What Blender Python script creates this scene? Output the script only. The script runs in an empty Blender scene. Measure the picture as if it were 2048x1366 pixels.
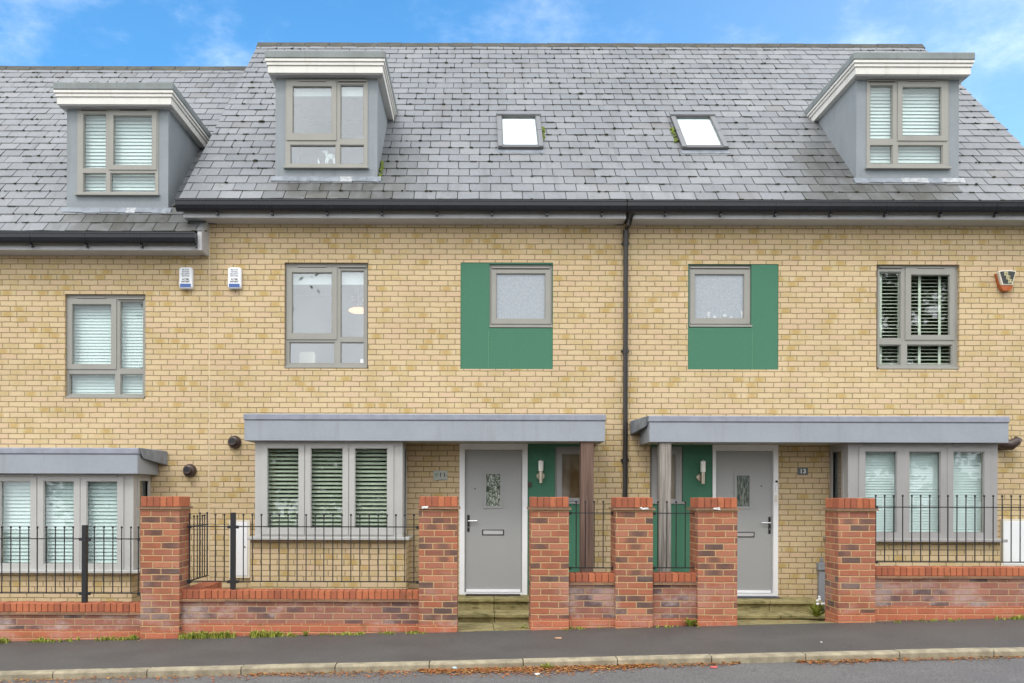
import bpy, math, random
from mathutils import Vector
random.seed(7)
R = math.radians
SC = bpy.context.scene
COL = SC.collection

# ---------------------------------------------------------------- survey
# distances in metres; the camera stands at x=0, y=0 and 1.6 m up, the street runs along x
EYE, FL = 1.6, 1800.0
F = 12.72           # house fronts
YB = 12.08          # bay window fronts
YC = 11.94          # canopy fronts
YW = 10.44          # garden pier fronts
def sX(px, y): return (px - 957) * y / FL
def sZ(py, y, px=957): return EYE + (987 - (py - .0025*(px-957))) * y / FL
SL = .0258          # fall of the street
def gz(x, y): return -.001 + (y - YW) * .0245 + SL * x

# ---------------------------------------------------------------- mesh helper
class MB:
    def __init__(s): s.v=[]; s.f=[]; s.m=[]
    def quad(s, pts, m=0):
        n=len(s.v); s.v += [tuple(p) for p in pts]; s.f.append(tuple(range(n,n+len(pts)))); s.m.append(m)
    def hexa(s, p, m=0):   # 8 points: bottom ring 0-3 (ccw seen from above), top ring 4-7
        n=len(s.v); s.v += [tuple(q) for q in p]
        for f in ((3,2,1,0),(4,5,6,7),(0,1,5,4),(1,2,6,5),(2,3,7,6),(3,0,4,7)):
            s.f.append(tuple(n+i for i in f)); s.m.append(m)
    def box(s, x0,x1,y0,y1,z0,z1,m=0):
        s.hexa([(x0,y0,z0),(x1,y0,z0),(x1,y1,z0),(x0,y1,z0),(x0,y0,z1),(x1,y0,z1),(x1,y1,z1),(x0,y1,z1)],m)
    def prism(s, poly, fn, a, b, m=0):   # poly list of 2-D, fn(u,v,w) -> xyz
        n=len(poly); k=len(s.v)
        s.v += [fn(u,v,a) for u,v in poly] + [fn(u,v,b) for u,v in poly]
        s.f.append(tuple(k+i for i in range(n))); s.m.append(m)
        s.f.append(tuple(k+n+i for i in reversed(range(n)))); s.m.append(m)
        for i in range(n):
            j=(i+1)%n
            s.f.append((k+j,k+i,k+n+i,k+n+j)); s.m.append(m)
    def tube(s, pts, r, n=10, m=0, caps=True):
        pts=[Vector(p) for p in pts]; rr=r if isinstance(r,(list,tuple)) else [r]*len(pts)
        k=len(s.v); up=None
        for i,p in enumerate(pts):
            d=(pts[min(i+1,len(pts)-1)]-pts[max(i-1,0)]).normalized()
            a=Vector((0,0,1)) if abs(d.z)<.9 else Vector((1,0,0))
            u=d.cross(a).normalized(); w=d.cross(u).normalized()
            for j in range(n):
                t=2*math.pi*j/n
                s.v.append(tuple(p+u*math.cos(t)*rr[i]+w*math.sin(t)*rr[i]))
        for i in range(len(pts)-1):
            for j in range(n):
                a=k+i*n+j; b=k+i*n+(j+1)%n
                s.f.append((a,b,b+n,a+n)); s.m.append(m)
        if caps:
            s.f.append(tuple(k+j for j in reversed(range(n)))); s.m.append(m)
            s.f.append(tuple(k+(len(pts)-1)*n+j for j in range(n))); s.m.append(m)
    def ball(s, c, r, m=0, n=8, q=5, sq=(1,1,1)):
        pts=[]; rs=[]
        k=len(s.v)
        for i in range(q+1):
            a=math.pi*i/q
            for j in range(n):
                b=2*math.pi*j/n
                s.v.append((c[0]+r*sq[0]*math.sin(a)*math.cos(b),c[1]+r*sq[1]*math.sin(a)*math.sin(b),c[2]+r*sq[2]*math.cos(a)))
        for i in range(q):
            for j in range(n):
                s.f.append((k+i*n+j,k+(i+1)*n+j,k+(i+1)*n+(j+1)%n,k+i*n+(j+1)%n)); s.m.append(m)
    def grid(s, x0,x1,z0,z1,holes,y0,y1,fn=None,m=0):
        """slab between y0 and y1 with rectangular holes (a,b,c,d)=(xa,xb,za,zb)"""
        fn = fn or (lambda x,y,z:(x,y,z))
        xs=sorted({x0,x1}|{min(max(v,x0),x1) for h in holes for v in h[:2]})
        zs=sorted({z0,z1}|{min(max(v,z0),z1) for h in holes for v in h[2:]})
        def solid(i,j):
            if i<0 or j<0 or i>=len(xs)-1 or j>=len(zs)-1: return False
            cx=(xs[i]+xs[i+1])/2; cz=(zs[j]+zs[j+1])/2
            return not any(h[0]<cx<h[1] and h[2]<cz<h[3] for h in holes)
        for i in range(len(xs)-1):
            for j in range(len(zs)-1):
                if not solid(i,j): continue
                a,b,c,d=xs[i],xs[i+1],zs[j],zs[j+1]
                s.quad([fn(a,y0,c),fn(b,y0,c),fn(b,y0,d),fn(a,y0,d)],m)
                s.quad([fn(b,y1,c),fn(a,y1,c),fn(a,y1,d),fn(b,y1,d)],m)
                if not solid(i-1,j): s.quad([fn(a,y1,c),fn(a,y0,c),fn(a,y0,d),fn(a,y1,d)],m)
                if not solid(i+1,j): s.quad([fn(b,y0,c),fn(b,y1,c),fn(b,y1,d),fn(b,y0,d)],m)
                if not solid(i,j-1): s.quad([fn(a,y1,c),fn(b,y1,c),fn(b,y0,c),fn(a,y0,c)],m)
                if not solid(i,j+1): s.quad([fn(a,y0,d),fn(b,y0,d),fn(b,y1,d),fn(a,y1,d)],m)
    def ring(s, x0,x1,z0,z1,w,y0,y1,m=0,fn=None):
        s.grid(x0,x1,z0,z1,[(x0+w,x1-w,z0+w,z1-w)],y0,y1,fn,m)
    def build(s, name, mats, parent=None, smooth=False, bevel=0, label=None):
        me=bpy.data.meshes.new(name)
        off=Vector((0,0,0))
        if parent is not None: off=Vector(parent['_base'])
        me.from_pydata([tuple(Vector(p)-off) for p in s.v],[],s.f)
        if not isinstance(mats,(list,tuple)): mats=[mats]
        for mt in mats: me.materials.append(mt)
        me.polygons.foreach_set('material_index',s.m)
        if smooth: me.polygons.foreach_set('use_smooth',[True]*len(me.polygons))
        me.update()
        o=bpy.data.objects.new(name,me); COL.objects.link(o)
        if parent is not None:
            o.parent=parent; o['_base']=parent['_base']
        if bevel:
            b=o.modifiers.new('bevel','BEVEL'); b.width=bevel; b.segments=1; b.limit_method='ANGLE'; b.angle_limit=R(40)
        if label: o['label']=label
        return o

def thing(name, base, label, cat, group=None):
    o=bpy.data.objects.new(name,None); COL.objects.link(o); o.location=base
    o.empty_display_size=.1
    o['_base']=[float(v) for v in base]; o['label']=label; o['category']=cat
    if group: o['group']=group
    return o
def tag(o,label,cat,group=None,kind=None):
    o['label']=label; o['category']=cat
    if group: o['group']=group
    if kind: o['kind']=kind
    return o
def rebase(o, base):            # give a one-mesh thing an origin at its own base
    b=Vector(base)
    for v in o.data.vertices: v.co -= b
    o.location=b; o['_base']=[float(v) for v in base]
    return o

# ---------------------------------------------------------------- materials
def newmat(name):
    m=bpy.data.materials.new(name); m.use_nodes=True
    nt=m.node_tree; nt.nodes.clear()
    return m,nt
class G:
    def __init__(s,nt): s.nt=nt; s.L=nt.links
    def n(s,t,**k):
        nd=s.nt.nodes.new(t)
        for a,b in k.items(): setattr(nd,a,b)
        return nd
    def put(s,sock,v):
        if hasattr(v,'is_linked') or isinstance(v,bpy.types.NodeSocket): s.L.new(v,sock)
        else: sock.default_value=v
    def m(s,op,a,b=0.0,c=0.0,clamp=False):
        nd=s.n('ShaderNodeMath',operation=op,use_clamp=clamp)
        s.put(nd.inputs[0],a); s.put(nd.inputs[1],b); s.put(nd.inputs[2],c)
        return nd.outputs[0]
    def mix(s,f,a,b,blend='MIX'):
        nd=s.n('ShaderNodeMix',data_type='RGBA',blend_type=blend)
        s.put(nd.inputs[0],f); s.put(nd.inputs[6],a if not isinstance(a,tuple) else (*a[:3],1)); s.put(nd.inputs[7],b if not isinstance(b,tuple) else (*b[:3],1))
        return nd.outputs[2]
    def ss(s,v,a,b):
        nd=s.n('ShaderNodeMapRange',interpolation_type='SMOOTHSTEP')
        s.put(nd.inputs[0],v); nd.inputs[1].default_value=a; nd.inputs[2].default_value=b
        return nd.outputs[0]
    def noise(s,vec,scale,detail=3,rough=.55):
        nd=s.n('ShaderNodeTexNoise'); s.put(nd.inputs['Vector'],vec)
        nd.inputs['Scale'].default_value=scale; nd.inputs['Detail'].default_value=detail; nd.inputs['Roughness'].default_value=rough
        return nd.outputs['Fac']
    def ramp(s,f,stops,const=False):
        nd=s.n('ShaderNodeValToRGB'); cr=nd.color_ramp
        if const: cr.interpolation='CONSTANT'
        while len(cr.elements)<len(stops): cr.elements.new(.5)
        for e,(p,c) in zip(cr.elements,stops): e.position=p; e.color=(*c,1)
        s.put(nd.inputs[0],f); return nd.outputs[0]
    def xyz(s,v):
        nd=s.n('ShaderNodeSeparateXYZ'); s.put(nd.inputs[0],v); return nd.outputs
    def comb(s,x,y,z):
        nd=s.n('ShaderNodeCombineXYZ'); s.put(nd.inputs[0],x); s.put(nd.inputs[1],y); s.put(nd.inputs[2],z); return nd.outputs[0]
    def scale(s,v,k):
        nd=s.n('ShaderNodeVectorMath',operation='MULTIPLY'); s.put(nd.inputs[0],v); nd.inputs[1].default_value=k; return nd.outputs[0]
    def out(s,col,rough=.6,bump=None,bs=.5,bd=.01,metal=0,spec=.5,coat=0,trans=0,emit=None,es=0):
        p=s.n('ShaderNodeBsdfPrincipled')
        s.put(p.inputs['Base Color'],(*col,1) if isinstance(col,tuple) and len(col)==3 else col)
        s.put(p.inputs['Roughness'],rough); p.inputs['Metallic'].default_value=metal
        p.inputs['Specular IOR Level'].default_value=spec
        if coat: p.inputs['Coat Weight'].default_value=coat
        if trans: p.inputs['Transmission Weight'].default_value=trans
        if emit: p.inputs['Emission Color'].default_value=(*emit,1); p.inputs['Emission Strength'].default_value=es
        if bump is not None:
            b=s.n('ShaderNodeBump'); b.inputs['Strength'].default_value=bs; b.inputs['Distance'].default_value=bd
            s.put(b.inputs['Height'],bump); s.L.new(b.outputs[0],p.inputs['Normal'])
        o=s.n('ShaderNodeOutputMaterial'); s.L.new(p.outputs[0],o.inputs[0])
        return p
def P(g): return g.n('ShaderNodeNewGeometry').outputs['Position']

def plain(name,col,rough=.5,var=.12,scale=6,metal=0,spec=.5,coat=0,bump=.15,bd=.002,streak=0,dirt=(.12,.11,.08)):
    m,nt=newmat(name); g=G(nt); p=P(g)
    a=g.noise(p,scale,4); b=g.noise(p,scale*14,2)
    f=g.m('ADD',g.m('MULTIPLY',a,.7),g.m('MULTIPLY',b,.3))
    lo=tuple(c*(1-var) for c in col); hi=tuple(min(1,c*(1+var)) for c in col)
    c=g.mix(g.ss(f,.3,.7),lo,hi)
    if streak:
        s=g.noise(g.scale(p,(9,9,.7)),1.0,4,.6)
        c=g.mix(g.m('MULTIPLY',g.ss(s,.52,.75),streak),c,dirt)
    g.out(c,g.m('ADD',rough-.06,g.m('MULTIPLY',a,.12)),f,bump,bd,metal,spec,coat)
    return m

def brick(name,stops,mortar,flash=None,flash_p=.8,effl=0,joint=.010,seed=0.0,moss=0,L=.225,H=.075,zoff=0,mortar2=None,rough=.88,bd=.006):
    m,nt=newmat(name); g=G(nt)
    geo=g.n('ShaderNodeNewGeometry'); x,y,z=g.xyz(geo.outputs['Position']); nx,ny,nz=g.xyz(geo.outputs['True Normal'])
    ax=g.m('GREATER_THAN',g.m('ABSOLUTE',nx),.6); az=g.m('GREATER_THAN',g.m('ABSOLUTE',nz),.6)
    u=g.m('ADD',g.m('MULTIPLY',x,g.m('SUBTRACT',1.0,ax)),g.m('MULTIPLY',g.m('ADD',y,.06),ax))
    v=g.m('ADD',g.m('MULTIPLY',z,g.m('SUBTRACT',1.0,az)),g.m('MULTIPLY',y,az))
    v=g.m('ADD',v,10.0+zoff); u=g.m('ADD',u,45.0+seed)
    w1=g.noise(geo.outputs['Position'],7,2); w2=g.noise(geo.outputs['Position'],30,2)
    v=g.m('ADD',v,g.m('MULTIPLY',g.m('SUBTRACT',w1,.5),.012)); v=g.m('ADD',v,g.m('MULTIPLY',g.m('SUBTRACT',w2,.5),.003))
    row=g.m('FLOOR',g.m('DIVIDE',v,H))
    wr=g.n('ShaderNodeTexWhiteNoise',noise_dimensions='1D'); g.put(wr.inputs['W'],row)
    jit=g.m('MULTIPLY',g.m('SUBTRACT',wr.outputs['Value'],.5),.16)
    fu=g.m('ADD',g.m('DIVIDE',u,L),g.m('ADD',g.m('MULTIPLY',g.m('FLOORED_MODULO',row,2.0),.5),jit))
    fu=g.m('ADD',fu,g.m('MULTIPLY',g.m('SUBTRACT',w2,.5),.02))
    col=g.m('FLOOR',fu)
    a=g.m('MULTIPLY',g.m('FRACT',fu),L); b=g.m('MULTIPLY',g.m('FRACT',g.m('DIVIDE',v,H)),H)
    d=g.m('MINIMUM',g.m('MINIMUM',a,g.m('SUBTRACT',L,a)),g.m('MINIMUM',b,g.m('SUBTRACT',H,b)))
    mask=g.ss(g.m('ADD',d,g.m('MULTIPLY',g.m('SUBTRACT',g.noise(geo.outputs['Position'],55,2),.5),.006)),joint/2-.003,joint/2+.004)
    wn=g.n('ShaderNodeTexWhiteNoise',noise_dimensions='3D'); g.put(wn.inputs['Vector'],g.comb(col,row,seed+.5))
    wc=g.xyz(wn.outputs['Color'])
    base=g.ramp(wn.outputs['Value'],stops)
    p=geo.outputs['Position']
    if flash:
        # smudge inside the brick: soft, off-centre, of its own width
        cu=g.m('ADD',.30,g.m('MULTIPLY',wc[1],.4)); du=g.m('ABSOLUTE',g.m('SUBTRACT',g.m('FRACT',fu),cu))
        spot=g.m('ADD',du,g.m('MULTIPLY',g.m('SUBTRACT',g.noise(p,22,2),.5),.25))
        f=g.m('MULTIPLY',g.m('GREATER_THAN',wc[0],flash_p),g.ss(spot,.46,.10))
        base=g.mix(g.m('MULTIPLY',f,.68),base,flash)
        f2=g.m('MULTIPLY',g.m('LESS_THAN',wc[0],.22),g.ss(spot,.5,.1))
        base=g.mix(g.m('MULTIPLY',f2,.22),base,flash)
    fine=g.noise(p,90,3,.7)
    base=g.mix(1.0,base,g.ramp(fine,[(.25,(.80,.80,.80)),(.75,(1.16,1.16,1.16))]),'MULTIPLY')
    big=g.noise(p,1.1,4)
    base=g.mix(1.0,base,g.ramp(big,[(.3,(.93,.92,.90)),(.7,(1.06,1.06,1.06))]),'MULTIPLY')
    mc=mortar if mortar2 is None else g.mix(g.ss(g.noise(p,2.2,3),.35,.65),mortar,mortar2)
    if effl:
        e=g.noise(g.scale(p,(2.2,2.2,3.0)),1.0,5,.65)
        ez=g.ss(z,1.0,.1)
        ef=g.m('MULTIPLY',g.m('MULTIPLY',g.ss(e,.46,.66),g.m('ADD',.15,g.m('MULTIPLY',ez,.85))),effl)
        base=g.mix(ef,base,(.48,.38,.35))
    c=g.mix(mask,mc,base)
    if moss:
        e=g.noise(g.scale(p,(5,5,8)),1.0,4,.7)
        c=g.mix(g.m('MULTIPLY',g.ss(e,.55,.72),moss),c,(.10,.10,.03))
    h=g.m('ADD',g.m('MULTIPLY',mask,1.0),g.m('MULTIPLY',fine,.25))
    g.out(c,rough,h,.8,bd,spec=.25)
    return m

BUFF=brick('buff_brick',[(0,(.545,.43,.25)),(.3,(.60,.47,.29)),(.6,(.58,.445,.275)),(.8,(.585,.435,.285)),(.9,(.55,.45,.26)),(1,(.62,.49,.315))],
           (.245,.19,.10),flash=(.44,.29,.085),flash_p=.875,joint=.0100,zoff=.02,mortar2=(.31,.24,.13))
RED=brick('red_brick',[(0,(.39,.145,.08)),(.28,(.34,.115,.065)),(.5,(.42,.175,.105)),(.68,(.28,.105,.07)),(.80,(.21,.095,.07)),(.91,(.12,.08,.07)),(1,(.41,.16,.09))],
          (.46,.31,.16),flash=(.105,.07,.06),flash_p=.76,effl=.35,joint=.011,seed=3.0)
REDLOW=brick('weathered_red_brick',[(0,(.33,.14,.095)),(.3,(.28,.115,.085)),(.55,(.36,.16,.115)),(.78,(.21,.10,.085)),(.93,(.12,.085,.085)),(1,(.35,.16,.12))],
          (.40,.27,.16),flash=(.12,.08,.08),flash_p=.72,effl=.75,joint=.011,seed=9.0)
PLINTH=brick('plinth_brick',[(0,(.42,.13,.07)),(.5,(.46,.155,.085)),(1,(.38,.115,.065))],(.50,.27,.14),effl=.3,joint=.010,seed=5.0,moss=.35)

def isl(name,stops,rough=.6,spec=.5,fine=40,bd=.002,moss=None):
    m,nt=newmat(name); g=G(nt); geo=g.n('ShaderNodeNewGeometry'); p=geo.outputs['Position']
    base=g.ramp(geo.outputs['Random Per Island'],stops)
    n=g.noise(p,fine,4,.65)
    c=g.mix(1.0,base,g.ramp(n,[(.25,(.82,.82,.82)),(.75,(1.15,1.15,1.15))]),'MULTIPLY')
    big=g.noise(g.scale(p,(1,1,1)),1.7,4)
    c=g.mix(1.0,c,g.ramp(big,[(.3,(.86,.86,.88)),(.7,(1.10,1.10,1.10))]),'MULTIPLY')
    if moss: c=g.mix(g.m('MULTIPLY',g.ss(g.noise(p,9,4,.7),.56,.70),moss[0]),c,moss[1])
    g.out(c,rough,n,.3,bd,spec=spec)
    return m
CAPB=isl('cap_brick',[(0,(.36,.11,.055)),(.4,(.43,.145,.07)),(.75,(.40,.13,.065)),(1,(.29,.095,.055))],.85,.25,60,.004,moss=(.45,(.14,.075,.04)))
LEAF=isl('dead_leaf',[(0,(.20,.065,.025)),(.25,(.36,.13,.04)),(.5,(.28,.085,.03)),(.7,(.42,.21,.06)),(.85,(.30,.20,.05)),(1,(.16,.05,.025))],.7,.3,80)
GRASS=isl('weed_leaf',[(0,(.20,.24,.03)),(.4,(.30,.31,.05)),(.7,(.15,.21,.025)),(1,(.38,.35,.08))],.6,.3,50)
FOLI=isl('far_foliage',[(0,(.03,.055,.018)),(.5,(.055,.09,.025)),(1,(.09,.12,.035))],.6,.3,10)

# slates: stained where vertex attribute 'stain' is set (run-off beside and below the dormers)
m,nt=newmat('roof_slate'); g=G(nt); geo=g.n('ShaderNodeNewGeometry'); p=geo.outputs['Position']
base=g.ramp(geo.outputs['Random Per Island'],[(0,(.160,.168,.177)),(.4,(.192,.200,.209)),(.7,(.178,.185,.192)),(.93,(.215,.221,.228)),(1,(.155,.154,.150))])
n=g.noise(p,26,4,.6)
c=g.mix(1.0,base,g.ramp(n,[(.25,(.86,.86,.86)),(.75,(1.12,1.12,1.12))]),'MULTIPLY')
c=g.mix(1.0,c,g.ramp(g.noise(p,.9,5,.6),[(.3,(.86,.87,.88)),(.7,(1.1,1.1,1.1))]),'MULTIPLY')
c=g.mix(g.m('MULTIPLY',g.ss(g.noise(p,5,5,.7),.60,.74),.35),c,(.12,.115,.085))
c=g.mix(g.m('MULTIPLY',g.ss(g.noise(g.scale(p,(6,.7,.7)),1.0,5,.6),.50,.72),.40),c,(.105,.105,.098))
at=g.n('ShaderNodeAttribute',attribute_name='stain')
st=g.m('MULTIPLY',at.outputs['Fac'],g.m('ADD',.55,g.m('MULTIPLY',g.ss(g.noise(g.scale(p,(7,3,3)),1.0,4,.6),.3,.65),.45)))
c=g.mix(st,c,(.062,.062,.052))
g.out(c,g.m('SUBTRACT',.50,g.m('MULTIPLY',n,.16)),n,.35,.003,spec=.5)
SLATE=m
DECK=plain('roof_underlay',(.03,.03,.032),.9)
RIDGE=plain('ridge_tile',(.060,.060,.052),.85,.35,5,bump=.4,bd=.006,streak=.4,dirt=(.16,.13,.04))
MOSS=plain('moss',(.030,.032,.014),.95,.5,30,bump=.6,bd=.01)
MOSSG=plain('bright_moss',(.13,.17,.03),.95,.5,30,bump=.6,bd=.01)
TAUPE=plain('taupe_frame',(.285,.283,.255),.42,.05,3,bump=.05,streak=.12)
BAYF=plain('bay_frame_grey',(.42,.422,.405),.42,.05,3,bump=.05,streak=.10)
BAYF13=plain('bay_frame_mid_grey',(.31,.305,.30),.42,.05,3,bump=.05,streak=.10)
CANO=plain('canopy_grey_paint',(.285,.312,.35),.40,.06,2,bump=.1,streak=.14)
LEAD=plain('lead_flashing',(.20,.225,.26),.5,.25,9,bump=.3,bd=.004,streak=.2)
CAPL=plain('canopy_edge_lead',(.25,.27,.32),.5,.12,9,bump=.2,bd=.003,streak=.15)
LEADW=plain('lead_white_patina',(.34,.36,.38),.6,.35,20,bump=.3)
SOFF=plain('soffit_board',(.42,.42,.43),.5,.05,2,bump=.05,streak=.15)
FASC=plain('eaves_fascia',(.44,.445,.46),.45,.06,2,bump=.05,streak=.2)
GUTT=plain('black_gutter',(.012,.013,.018),.28,.1,5,bump=.05)
PIPE=plain('black_downpipe',(.020,.017,.015),.32,.1,5,bump=.05)
CHEEK=plain('dormer_render',(.245,.275,.295),.8,.07,2.5,bump=.4,bd=.003,streak=.35,dirt=(.16,.18,.18))
DFASC=plain('dormer_fascia',(.66,.65,.61),.5,.05,3,bump=.1,streak=.35,dirt=(.36,.34,.26))
DROOF=plain('dormer_roof_edge',(.20,.225,.225),.7,.15,4,bump=.3,streak=.3)
GREEN=plain('green_render',(.050,.172,.104),.8,.06,40,bump=.5,bd=.003,streak=.08,dirt=(.10,.22,.13))
DOOR=plain('grey_door',(.335,.342,.34),.5,.035,60,bump=.3,bd=.001)
WHITE=plain('white_upvc',(.82,.83,.84),.35,.03,3,bump=.03,streak=.05)
CREAM=plain('cream_mastic',(.60,.49,.31),.7,.08,10)
CHROME=plain('chrome',(.75,.75,.76),.18,.03,5,metal=1,bump=0)
STEEL=plain('brushed_steel',(.50,.45,.36),.3,.08,60,metal=1,bump=.1)
BLACK=plain('black_iron',(.013,.013,.015),.45,.2,40,bump=.3)
DARKP=plain('dark_brown_plastic',(.055,.035,.03),.4,.1,20)
WPLAS=plain('white_plastic',(.80,.82,.84),.3,.02,5,bump=0)
NAVY=plain('blue_band',(.05,.115,.33),.3,.03,5,bump=0)
INK=plain('ink_blue',(.02,.035,.10),.5,.02,5,bump=0)
INKK=plain('ink_dark',(.03,.035,.03),.5,.02,5,bump=0)
GOLD=plain('gold_letter',(.70,.64,.36),.5,.02,5,bump=0)
AMBER=plain('amber_plastic',(.38,.085,.012),.25,.12,20,coat=.3)
IVORY=plain('ivory_plastic',(.70,.66,.55),.4,.04,9)
PLAQ=plain('slate_plaque',(.11,.125,.13),.4,.08,20)
PLAQG=plain('frosted_plaque',(.40,.42,.38),.25,.1,20)
PIPEG=plain('grey_pipe_cover',(.27,.29,.33),.5,.08,6,streak=.2)
def wood(name,a,b):
    m,nt=newmat(name); g=G(nt); p=P(g)
    w=g.noise(g.scale(p,(55,55,2.0)),1.0,5,.7); k=g.noise(g.scale(p,(14,14,.8)),1.0,3)
    c=g.mix(g.ss(w,.3,.7),a,b); c=g.mix(g.m('MULTIPLY',g.ss(k,.55,.7),.5),c,tuple(v*.5 for v in a))
    g.out(c,.75,w,.5,.005,spec=.3); return m
WOODB=wood('brown_stained_post',(.105,.065,.05),(.18,.115,.09))
WOODG=wood('weathered_grey_post',(.17,.155,.135),(.34,.32,.29))
TUBE=plain('opal_glass',(.85,.86,.80),.25,.03,5,bump=0,coat=.4)
ROOM=plain('room_plaster',(.42,.41,.38),.9,.03,3)
DFLOOR=plain('room_floor',(.20,.15,.10),.7,.1,5)
BLINDP=plain('pale_slat_blind',(.86,.86,.80),.5,.04,8,bump=0)
BLINDW=plain('white_blind',(.74,.80,.80),.5,.03,4,bump=0)
BLINDG=plain('wooden_blind',(.56,.58,.50),.5,.05,8,bump=0)
ROLLER=plain('roller_blind',(.80,.84,.85),.7,.03,4,bump=0)
SKYB=plain('skylight_blind',(.88,.88,.92),.6,.01,3,bump=0)

def glass(name,refl=.10,tint=(.93,.97,.96),wav=.02,lo=0):
    m,nt=newmat(name); g=G(nt); p=P(g)
    t=g.n('ShaderNodeBsdfTransparent'); t.inputs[0].default_value=(*tint,1)
    gl=g.n('ShaderNodeBsdfGlossy'); gl.inputs['Roughness'].default_value=.015; gl.inputs[0].default_value=(.95,.97,1,1)
    b=g.n('ShaderNodeBump'); b.inputs['Strength'].default_value=wav; b.inputs['Distance'].default_value=.02
    g.put(b.inputs['Height'],g.noise(p,1.6,2)); g.L.new(b.outputs[0],gl.inputs['Normal'])
    lw=g.n('ShaderNodeLayerWeight'); lw.inputs[0].default_value=.5
    f=g.m('ADD',g.m('MULTIPLY',g.m('POWER',lw.outputs['Facing'],5.0),1-refl),refl,clamp=True)
    mx=g.n('ShaderNodeMixShader'); g.put(mx.inputs[0],f); g.L.new(t.outputs[0],mx.inputs[1]); g.L.new(gl.outputs[0],mx.inputs[2])
    o=g.n('ShaderNodeOutputMaterial'); g.L.new(mx.outputs[0],o.inputs[0]); return m
GLASS=glass('window_glass',.15)
GLASSS=glass('side_glass',.30)
GLASSC=glass('clear_blind_glass',.045)
GLASSB=glass('bay_glass',.07,(.92,.96,.93))
m,nt=newmat('obscure_glass'); g=G(nt); p=P(g)
v=g.noise(p,45,3,.6)
g.out(g.mix(g.ss(v,.3,.7),(.25,.29,.325),(.32,.36,.395)),.16,v,.5,.004,spec=.9); OBSC=m
m,nt=newmat('leaded_glass'); g=G(nt); p=P(g)
vo=g.n('ShaderNodeTexVoronoi',feature='DISTANCE_TO_EDGE'); g.put(vo.inputs['Vector'],g.scale(p,(26,26,15))); vo.inputs['Scale'].default_value=1
g.out(g.mix(g.ss(vo.outputs['Distance'],.04,.14),(.05,.07,.05),g.mix(g.ss(g.noise(p,9,3),.4,.6),(.22,.26,.20),(.42,.46,.40))),.12,vo.outputs['Distance'],.6,.01,spec=.8); LEADED=m
m,nt=newmat('reeded_glass'); g=G(nt); p=P(g)
v=g.noise(g.scale(p,(70,70,12)),1.0,3)
g.out(g.mix(g.ss(v,.35,.65),(.05,.07,.06),(.24,.27,.24)),.12,v,.5,.005,spec=.8); REED=m
m,nt=newmat('tinted_glass'); g=G(nt); p=P(g)
v=g.noise(g.scale(p,(3,3,2)),1.0,3)
g.out(g.mix(g.ss(v,.35,.65),(.10,.065,.03),(.20,.17,.12)),.10,v,.1,.005,spec=.9); TINT=m

def asphalt(name,a,b,spots,rough,grain=55):
    m,nt=newmat(name); g=G(nt); p=P(g)
    n1=g.noise(p,grain,3,.7); n2=g.noise(p,1.3,5,.6); vo=g.n('ShaderNodeTexVoronoi'); vo.inputs['Scale'].default_value=42; g.put(vo.inputs['Vector'],p)
    c=g.mix(g.ss(n1,.3,.7),a,b)
    c=g.mix(1.0,c,g.ramp(n2,[(.3,(.84,.84,.85)),(.7,(1.12,1.11,1.1))]),'MULTIPLY')
    wc=g.xyz(vo.outputs['Color'])
    sp=g.m('MULTIPLY',g.m('LESS_THAN',vo.outputs['Distance'],.22),g.m('GREATER_THAN',wc[0],1-spots))
    c=g.mix(g.m('MULTIPLY',sp,.6),c,(.34,.32,.29))
    g.out(c,g.m('ADD',rough-.1,g.m('MULTIPLY',n2,.2)),n1,.6,.006,spec=.4); return m
ROAD=asphalt('road_asphalt',(.075,.073,.073),(.155,.15,.15),.10,.8)
PAVE=asphalt('pavement_asphalt',(.058,.056,.053),(.088,.085,.080),.015,.62,70)
KERB=plain('kerb_concrete',(.28,.245,.17),.9,.35,7,bump=.6,bd=.005,streak=.35,dirt=(.15,.12,.07))
m,nt=newmat('mossy_step'); g=G(nt); geo=g.n('ShaderNodeNewGeometry'); p=geo.outputs['Position']
n1=g.noise(p,4,5,.65); n2=g.noise(p,60,3)
c=g.mix(g.ss(n1,.3,.7),(.21,.18,.08),(.36,.31,.155)); c=g.mix(g.m('MULTIPLY',g.ss(g.noise(g.scale(p,(6,6,22)),1.0,4,.7),.52,.68),.75),c,(.055,.055,.018))
g.out(c,.9,n2,.5,.004,spec=.2); STEP=m
YARD=plain('yard_ground',(.13,.115,.085),.95,.3,12,bump=.6,bd=.01)
LAND=plain('far_ground',(.07,.085,.035),.95,.3,.6,bump=.5,bd=.02)
BARK=plain('bark',(.06,.045,.032),.9,.3,8,bump=.6,bd=.02)
CREAS=isl('tile_creasing',[(0,(.24,.13,.075)),(.5,(.33,.19,.11)),(1,(.20,.13,.09))],.9,.25,40,.006,moss=(.6,(.12,.10,.045)))
MORT=plain('cap_mortar',(.20,.09,.045),.95,.4,12,bump=.5,bd=.005)
EFFL=plain('white_lime_bloom',(.72,.72,.70),.9,.1,30)

# ---------------------------------------------------------------- setting
gr=MB()
def sheet(mb,y0,y1,dz,x0=-260,x1=260,m=0,n=1):
    for i in range(n):
        a=x0+(x1-x0)*i/n; b=x0+(x1-x0)*(i+1)/n
        mb.quad([(a,y0,gz(a,y0)+dz),(b,y0,gz(b,y0)+dz),(b,y1,gz(b,y1)+dz),(a,y1,gz(a,y1)+dz)],m)
sheet(gr,-300,400,-.16-.05)
o=gr.build('ground',LAND); o['kind']='structure'
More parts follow.
